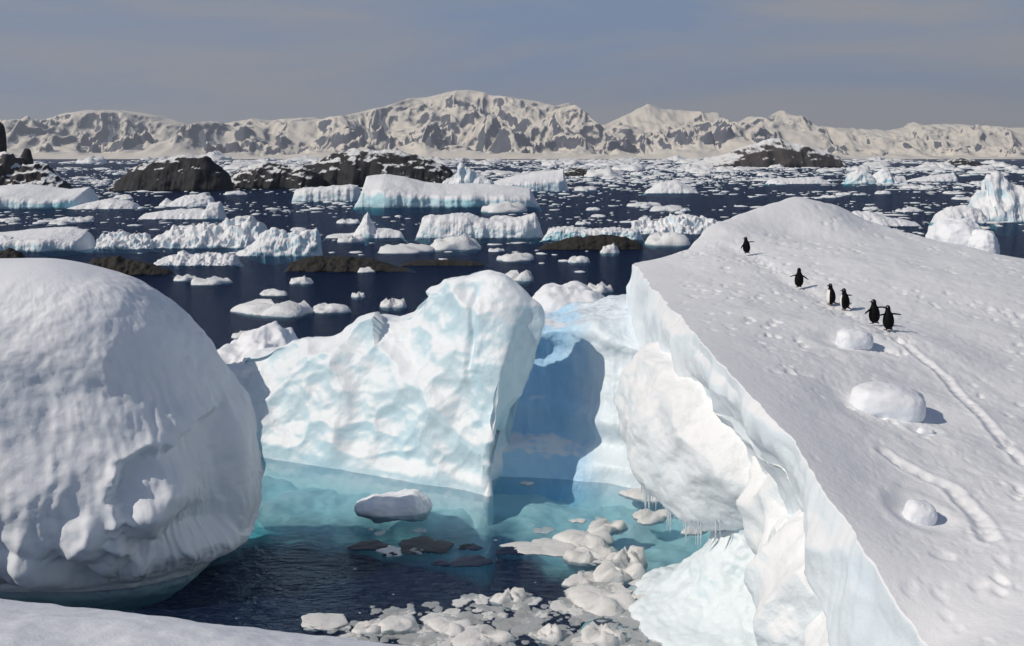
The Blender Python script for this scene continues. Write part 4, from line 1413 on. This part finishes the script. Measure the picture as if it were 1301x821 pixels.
def penguin(label, px_, py_, face, head, fl, fr_, lean, size=1.0, step=0.0, roll=0.0):
    """local +Y is the bird's front; face = heading angle, head = head turn, fl/fr_ = flipper lift in degrees"""
    root = bpy.data.objects.new('penguin', None)
    C.objects.link(root)
    base = on_slope(px_, py_)
    root.location = base - np.array([0, 0, 0.03])
    root.scale = (size * 1.08,) * 3
    root.rotation_euler = (0, roll, face)
    tag(root, label, 'penguin', 'penguins walking up the slope')
    zs = np.array([0.035, 0.07, 0.13, 0.21, 0.30, 0.38, 0.44, 0.49, 0.53, 0.57, 0.605, 0.635, 0.655])
    rs = np.array([0.055, 0.105, 0.138, 0.152, 0.148, 0.130, 0.104, 0.078, 0.067, 0.068, 0.064, 0.048, 0.013])
    ys = lean * (zs / 0.65) ** 1.3
    xs = roll * 0
    pieces = [tube([(0, y_, z_) for y_, z_ in zip(ys, zs)], rs, (1.0, 0.92), 20, np.array([0, 1.0, 0]))]
    sh_y = lean * (0.42 / 0.65) ** 1.3
    for s, ang in ((-1, fl), (1, fr_)):
        a = math.radians(ang)
        d = np.array([s * math.cos(a), -0.18, math.sin(a)])
        p0 = np.array([s * 0.055, sh_y, 0.425])
        k = [0, .10, .2, .45, .7, .9, 1.0]
        bend = np.array([0, -0.02, -0.035])
        pts = [p0 + d * 0.30 * t + bend * t * t for t in k]
        pieces.append(tube(pts, [.034, .046, .052, .052, .044, .030, .010], (1.0, 0.42), 10, np.array([0, 0.25, 1.0])))
    # tail
    pieces.append(tube([(0, -0.06, 0.10), (0, -0.12, 0.06), (0, -0.19, 0.03), (0, -0.22, 0.022)], [.05, .04, .022, .006], (1.0, .45), 8))
    # legs
    for s in (-1, 1):
        pieces.append(tube([(s * 0.055, 0.0 + s * step, 0.10), (s * 0.055, s * step, 0.05), (s * .058, s * step + .01, 0.012)], [.035, .03, .02], (1, 1), 8, np.array([0, 1.0, 0])))
    v, q, t = join(pieces)
    tmp = bpy.data.objects.new('tmp_penguin', mesh_np('tmp_penguin', v, q, True, t))
    C.objects.link(tmp)
    md = tmp.modifiers.new('r', 'REMESH')
    md.mode = 'VOXEL'
    md.voxel_size = 0.0105
    md.use_smooth_shade = True
    ms_ = tmp.modifiers.new('s', 'SMOOTH')
    ms_.iterations = 4
    ms_.factor = 0.5
    dg = bpy.context.evaluated_depsgraph_get()
    dg.update()
    me = bpy.data.meshes.new_from_object(tmp.evaluated_get(dg))
    bpy.data.objects.remove(tmp)
    me.name = 'penguin_body'
    me.materials.clear()
    obj('body', me, M['penguin'], root)
    hy = lean * (0.58 / 0.65) ** 1.3
    hd = np.array([math.sin(head), math.cos(head), -0.08])
    hp = np.array([0, hy, 0.588])
    v, q, t = tube([hp + hd * .03, hp + hd * .065, hp + hd * .095, hp + hd * .125 + np.array([0, 0, -.008])], [.030, .020, .012, .003], (.8, 1), 8)
    obj('beak', mesh_np('beak', v, q, True, t), M['beak'], root)
    for s in (-1, 1):
        v, q, t = tube([(s * .055, s * step - .02, .012), (s * .06, s * step + .03, .014), (s * .068, s * step + .085, .008), (s * .07, s * step + .105, .005)], [.018, .03, .045, .012], (1, .3), 8)
        obj('foot', mesh_np('foot', v, q, True, t), M['pfoot'], root)
        sd = np.array([hd[1] * s, -hd[0] * s, 0])
        p = hp + sd * .050 + np.array([0, 0, .022]) + hd * .008
        v, q, t = tube([p - hd * .016, p, p + hd * .016], [.004, .012, .004], (1, 1), 8)
        obj('eye_patch', mesh_np('eye_patch', v, q, True, t), M['ppatch'], root)
    return root


D = math.radians
penguin('penguin leading the line, far ahead of the others', 949, 321, D(20), D(-70), -35, 5, 0.03, 0.88, 0.01, roll=-.10)
penguin('penguin second in line, alone, with one foot lifted back', 1015, 364, D(8), D(0), -5, -28, 0.04, 0.88, 0.05)
penguin('penguin third in line with its white front and pale beak turned left', 1056, 386, D(72), D(-20), -20, -4, 0.05, 0.90, 0.02, roll=-.05)
penguin('penguin fourth in line, close behind, with its right flipper stretched out', 1074, 392, D(48), D(-30), -40, -6, 0.04, 0.90, 0.02, roll=-.12)
penguin('penguin fifth in line, left one of the last pair', 1111, 410, D(18), D(-40), -18, 4, 0.03, 0.94, 0.015, roll=-.06)
penguin('penguin last in line, right one of the last pair', 1129, 418, D(12), D(-60), 2, -2, 0.05, 0.92, 0.01, roll=-.05)

# ------------------------------------------------------------------ floes
def floe_mesh(seed, na=26, nz_=9, flat=1.0):
    rs = np.random.RandomState(seed)
    a = np.linspace(0, 2 * np.pi, na, endpoint=False)
    lev = np.array([-0.5, -0.2, 0.0, 0.3, 0.6, 0.85, 1.0, 1.0, 1.0])[:nz_] if nz_ == 9 else np.linspace(-.5, 1, nz_)
    rad = np.array([0.75, 0.97, 1.0, 0.97, 0.9, 0.78, 0.55, 0.28, 0.02])[:nz_] if nz_ == 9 else np.sqrt(np.clip(1 - np.clip(lev, 0, 1) ** 2, 0.0004, 1)) * np.where(lev < 0, .85, 1)
    out_ = 1 + 0.16 * np.cos(2 * a + rs.uniform(0, 6)) + 0.12 * np.cos(3 * a + rs.uniform(0, 6)) + 0.09 * np.cos(5 * a + rs.uniform(0, 6)) + 0.05 * rs.normal(size=na)
    X = 0.5 * rad[:, None] * (out_ * np.cos(a))[None, :]
    Y = 0.5 * rad[:, None] * (out_ * np.sin(a))[None, :]
    Z = np.repeat(lev[:, None], na, 1)
    P = np.stack([X.ravel() * 3.2, Y.ravel() * 3.2, np.full(X.size, seed * 1.7)], 1)
    hgt = 0.75 + 0.75 * fbm(P, 4, seed).reshape(X.shape) + 0.5 * (ridged(P * 1.2, 3, seed + 4).reshape(X.shape) - .9) * flat
    Z = np.where(Z > 0, Z * np.clip(hgt, 0.12, 2.2), Z)
    G = np.stack([X, Y, Z], 2)
    G[-1] = G[-1].mean(0)
    return G, grid_quads(len(lev), na, True)


VAR = []
for s in range(14):
    G, q = floe_mesh(900 + s, 34, 9, 1.0 if s % 2 else 0.2)
    VAR.append(mesh_np('ice_floe', G.reshape(-1, 3), q))
    VAR[-1].materials.append(M['floe'])
BVAR = []
for s in range(12):
    G, q = lump(0, 0, 0, .5, .5, .5, 950 + s, 0.30, 0.12, 26, 44, pw=2.6, cell=1.1)
    BVAR.append(mesh_np('ice_chunk', G.reshape(-1, 3), q))
    BVAR[-1].materials.append(M['brash'])
for s in range(10):
    G, q = floe_mesh(930 + s, 44, 9, 0.25 if s % 2 else 0.0)
    G[..., 2] = np.clip(G[..., 2], -.5, 1.1) - 0.3
    BVAR.append(mesh_np('ice_chunk', G.reshape(-1, 3), q))
    BVAR[-1].materials.append(M['brash'])


def floe(px_, py_, w_px, h_px, label, group=None, var=None, mesh=None, name='ice_floe', cat='floe', ratio=0.7):
    p = atz(px_, py_)
    s = w_px * p[1] / FPX
    hh = h_px * p[1] / FPX
    me = mesh or VAR[rng.randrange(len(VAR)) if var is None else var]
    o = obj(name, me, None, label=label, cat=cat, group=group)
    o.location = (p[0], p[1] + s * ratio * .5, 0)
    o.scale = (s, s * ratio, hh)
    o.rotation_euler.z = rng.uniform(-.25, .25)
    return o


# singled-out floes (x, base y, width, height in photo pixels)
for t_ in ((343, 402, 95, 15, 'long white floe afloat left above the central iceberg'),
           (416, 398, 52, 9, 'ragged floe right beside the long white floe'),
           (345, 376, 42, 6, 'flat floe above the long white floe'),
           (380, 361, 28, 7, 'small double floe under the low black ledge'),
           (232, 357, 30, 6, 'small floe at the tip of the black ledge by the rounded iceberg'),
           (262, 362, 54, 7, 'long thin floe right of the rounded iceberg top'),
           (313, 430, 36, 7, 'floe touching the right flank of the rounded iceberg'),
           (454, 378, 16, 6, 'tiny peaked floe above the central iceberg'),
           (498, 391, 30, 10, 'floe just behind the central iceberg crest'),
           (465, 346, 34, 5, 'thin floe under the low black ledge'),
           (660, 357, 36, 11, 'white floe behind the top of the pinnacle'),
           (762, 372, 36, 10, 'rounded floe above the cove berg'),
           (735, 302, 22, 9, 'small floe left in front of the humped black rock'),
           (775, 322, 22, 9, 'small white floe before the humped black rock'),
           (655, 332, 50, 8, 'flat floe left below the humped black rock'),
           (735, 334, 28, 7, 'small floe below the humped black rock'),
           (850, 312, 60, 14, 'slushy floe right of the humped black rock'),
           (575, 318, 62, 14, 'ragged floe behind the thin black ledge'),
           (510, 322, 74, 9, 'long floe between the spire berg and the thin black ledge'),
           (445, 308, 30, 7, 'small floe under the spire berg'),
           (640, 270, 60, 11, 'long floe in front of the dark end of the tabular iceberg'),
           (1220, 316, 26, 8, 'small flat floe right of the snow knobs')):
    floe(*t_)

rs = np.random.RandomState(12)
items = []
# streaky pack on the open sea
tries = 0
while len(items) < 9000 and tries < 300000:
    tries += 1
    yb = 203.5 + 160 * rs.beta(0.75, 3.2)
    xb = rs.uniform(-60, 1361)
    if xb > 800 and yb > 335 - (xb - 800) * 0.06:
        continue
    if xb < 330 and yb > 335:
        continue
    lane = perlin(np.array([[xb * 0.0042 + 3, (yb - 200) ** 0.72 * 0.42, 0.5]]), 77)[0] + 0.35 * perlin(np.array([[xb * 0.02, yb * 0.35, 2.5]]), 78)[0]
    dens = np.interp(yb, [203, 214, 226, 240, 265, 300, 365], [0.95, 0.8, 0.6, 0.55, 0.45, 0.26, 0.13])
    if rs.uniform() > dens * (0.55 + 1.3 * lane):
        continue
    w_ = np.clip(rs.lognormal(1.55, 0.72), 1.5, 46) * np.interp(yb, [203, 230, 330], [0.9, 0.95, 1.5])
    h_ = w_ * rs.uniform(0.07, 0.24) * np.interp(yb, [203, 240], [1.0, .8])
    items.append((w_ * h_, xb, yb, w_, max(0.9, h_)))
items.sort(reverse=True)
rowsz = [(0, 222, 'far white floe in the thick pack'), (222, 250, 'white floe in the scattered pack'), (250, 290, 'white floe drifting on the dark open lane'), (290, 420, 'small white floe on the near dark water')]
colsz = [(-100, 140, 'below the rocky headland'), (140, 330, 'before the big domed black islet'), (330, 600, 'around the big tabular iceberg'), (600, 860, 'between the tabular iceberg and the snow-capped island'),
         (860, 1080, 'before the snow-capped island'), (1080, 1400, 'towards the knobbed iceberg at the right')]
for k, (_, xb, yb, w_, h_) in enumerate(items[:250]):
    lab = [t_ for a_, b_, t_ in rowsz if a_ <= yb < b_][0] + ' ' + [t_ for a_, b_, t_ in colsz if a_ <= xb < b_][0]
    floe(xb, yb, w_, h_, lab, lab.replace('floe', 'floes'), ratio=rng.uniform(.8, 1.6) if yb < 240 else rng.uniform(.6, 1))
LOW = [floe_mesh(980 + s, 9, 4) for s in range(10)]
LOW = [(g.reshape(-1, 3), q) for g, q in LOW]


def scatter_stuff(name, lst, mat, label):
    V, Q, off = [], [], 0
    for (_, xb, yb, w_, h_) in lst:
        g, q = LOW[rs.randint(10)]
        p = atz(xb, yb)
        s = w_ * p[1] / FPX
        a = rs.uniform(-.5, .5)
        x, y, z = g[:, 0] * s, g[:, 1] * s * rs.uniform(.7, 1.5), g[:, 2] * h_ * p[1] / FPX
        V.append(np.stack([p[0] + x * math.cos(a) - y * math.sin(a), p[1] + x * math.sin(a) + y * math.cos(a), z], 1))
        Q.append(q + off)
        off += len(g)
    return obj(name, mesh_np(name, np.vstack(V), np.vstack(Q)), mat, label=label, cat='ice', kind='stuff')


scatter_stuff('pack_ice', items[250:], M['floe'], 'countless small bits of pack ice strewn over the far sea')

# ------------------------------------------------------------------ the cove: floe and brash
def chunk(px_, py_, w_px, h_px, label, group=None, mat=None, var=None, ratio=.8, sink=0.35, mesh=None):
    p = atz(px_, py_)
    s = w_px * p[1] / FPX
    hh = h_px * p[1] / FPX * 0.7
    me = mesh or BVAR[(rng.randrange(len(BVAR)) if rng.random() < .12 else rng.randrange(12, 22)) if var is None else var]
    o = obj('ice_chunk', me, None, label=label, cat='ice chunk', group=group)
    o.location = (p[0], p[1] + s * ratio * .45, hh * (0.5 - sink))
    o.scale = (s, s * ratio, hh / 0.9)
    o.rotation_euler.z = rng.uniform(-.4, .4)
    return o


G, q = lump(0, 0, 0, 1.18, 0.85, .38, 851, 0.22, 0.55, 70, 130, pw=2.3, cell=1.8)
o = obj('ice_floe', mesh_np('ice_floe', G.reshape(-1, 3), q), M['snow'], label='smooth grey-white floe alone in the turquoise cove', cat='floe')
p = atz(497, 648)
o.location = (p[0], p[1] + .2, 0.06)
for t_ in ((770, 677, 52, 14, 'flat-topped chunk high in the brash, in turquoise water'),
           (825, 636, 62, 10, 'thin pale floe below the icicles'),
           (885, 678, 34, 8, 'small floe at the right rim of the cove'),
           (830, 663, 56, 10, 'half-drowned grey chunk below the thin pale floe'),
           (745, 697, 74, 18, 'humped chunk on top of the brash heap'),
           (750, 714, 66, 18, 'rounded chunk below the humped one'),
           (798, 722, 52, 30, 'peaked chunk on the right of the brash heap'),
           (785, 740, 70, 26, 'clear wet chunk under the peaked one'),
           (765, 779, 96, 22, 'largest flat slab in the brash'),
           (648, 768, 44, 20, 'white knob at the left end of the brash'),
           (700, 815, 40, 24, 'upright white chunk at the bottom edge'),
           (765, 821, 62, 30, 'white chunk beside the ice foot'),
           (505, 806, 50, 26, 'cream-coloured lump on the rim of the snow bank'),
           (470, 806, 46, 14, 'flat white chunk left of the cream-coloured lump'),
           (570, 806, 62, 14, 'long flat white chunk right of the cream-coloured lump'),
           (610, 822, 80, 14, 'dirty flat chunk at the bottom edge'),
           (820, 772, 50, 14, 'chunk right of the largest flat slab'),
           (740, 744, 46, 12, 'low chunk left of the clear wet one'),
           (690, 706, 90, 6, 'long thin drowned slab left of the brash heap'),
           (405, 800, 60, 14, 'shaded chunk at the rim of the snow bank'),
           (735, 664, 20, 3, 'thin sliver of ice in mid cove'),
           (670, 616, 16, 3, 'tiny pale floe before the blue wall')):
    chunk(*t_)
# thin ice panes, the shadow on them put into their dark colour
m, n, l, b, o = new_mat('shade_dark_ice')
b.inputs['Base Color'].default_value = (0.008, 0.014, 0.04, 1)
b.inputs['Roughness'].default_value = 0.45
b.inputs['Specular IOR Level'].default_value = 0.15
M['dark'] = m
G, q = floe_mesh(990, 60, 9, .1)
DK = mesh_np('ice_pane', G.reshape(-1, 3), q)
DK.materials.append(M['dark'])
G, q = floe_mesh(991, 60, 9, .1)
DK2 = mesh_np('ice_pane', G.reshape(-1, 3), q)
DK2.materials.append(M['dark'])
for (a_, b_, w_, r_, lab) in ((466, 701, 46, 1.0, 'shade-dark ice pane, leftmost in the shaded water'), (536, 706, 64, 1.2, 'widest shade-dark ice pane in the shaded water'),
                         (560, 720, 24, 1, 'small shade-dark pane below the widest one'), (597, 700, 28, 1.0, 'shade-dark ice pane, top right of the group'),
                         (598, 722, 50, 1, 'shade-dark ice pane, lower right of the group'), (650, 706, 40, .9, 'shade-dark pane beside the long drowned slab'), (495, 707, 18, .8, 'tiny shade-dark pane between the two left ones')):
    o = floe(a_, b_, w_, 1.6, lab, 'shade-dark panes of ice', mesh=DK if w_ % 4 else DK2, name='shade_dark_floe', cat='floe', ratio=r_)

SL = []
for s in range(12):
    G, q = floe_mesh(1030 + s, 40, 9, 0.15)
    G[..., 2] = np.clip(G[..., 2], -.5, 1.0) - 0.38
    SL.append(mesh_np('ice_chunk', G.reshape(-1, 3), q))
    SL[-1].materials.append(M['brash'] if s % 3 == 0 else M['slush'])
bits = []
tries = 0
while len(bits) < 800 and tries < 60000:
    tries += 1
    xb, yb = rs.uniform(420, 900), rs.uniform(655, 830)
    # brash drifts against the near shore and the ice foot
    e = (yb - 752) / 40 + (xb - 640) / 420
    if xb > 690:
        e = max(e, 0.75 - abs(xb - 775) / 75 - (760 - yb) / 220)
    if rs.uniform() > sstep(-0.1, 0.9, e) + 0.012:
        continue
    w_ = np.clip(rs.lognormal(2.35, 0.65), 3, 58)
    bits.append((w_, xb, yb, w_, w_ * rs.uniform(.04, .10)))
bits.sort(reverse=True)
for (_, xb, yb, w_, h_) in bits[:200]:
    lab = ('small dirty ice chunk ' + ('along the rim of the snow bank' if xb < 640 and yb > 770 else 'at the left tip of the brash' if xb < 640 else
           'beside the grainy ice foot' if xb > 770 and yb > 740 else 'around the brash heap in turquoise water' if yb < 740 else 'at the bottom edge between snow bank and ice foot'))
    chunk(xb, yb, w_, min(6.0, max(2.2, h_)), lab, lab.replace('chunk', 'chunks'), sink=.4, ratio=rng.uniform(.8, 1.3), mesh=SL[rng.randrange(len(SL))])
scatter_stuff('brash_ice', bits[200:], M['slush'], 'slurry of tiny brash bits in the corner of the cove')

# ------------------------------------------------------------------ haze over the far coast
m, n, l, b, o = new_mat('sea_haze')
n.remove(b)
pv = n.new('ShaderNodeVolumePrincipled')
pv.inputs['Color'].default_value = (0.86, 0.91, 1.0, 1)
pv.inputs['Density'].default_value = 6.0e-5
pv.inputs['Anisotropy'].default_value = 0.2
l.new(pv.outputs[0], o.inputs['Volume'])
HAZE = True
if HAZE:
    obj('haze', box_mesh('haze', -FAR - 200, FAR + 200, -600, FAR + 200, -64, 900), m, kind='stuff', label='thin pale sea haze over the whole bay', cat='haze')
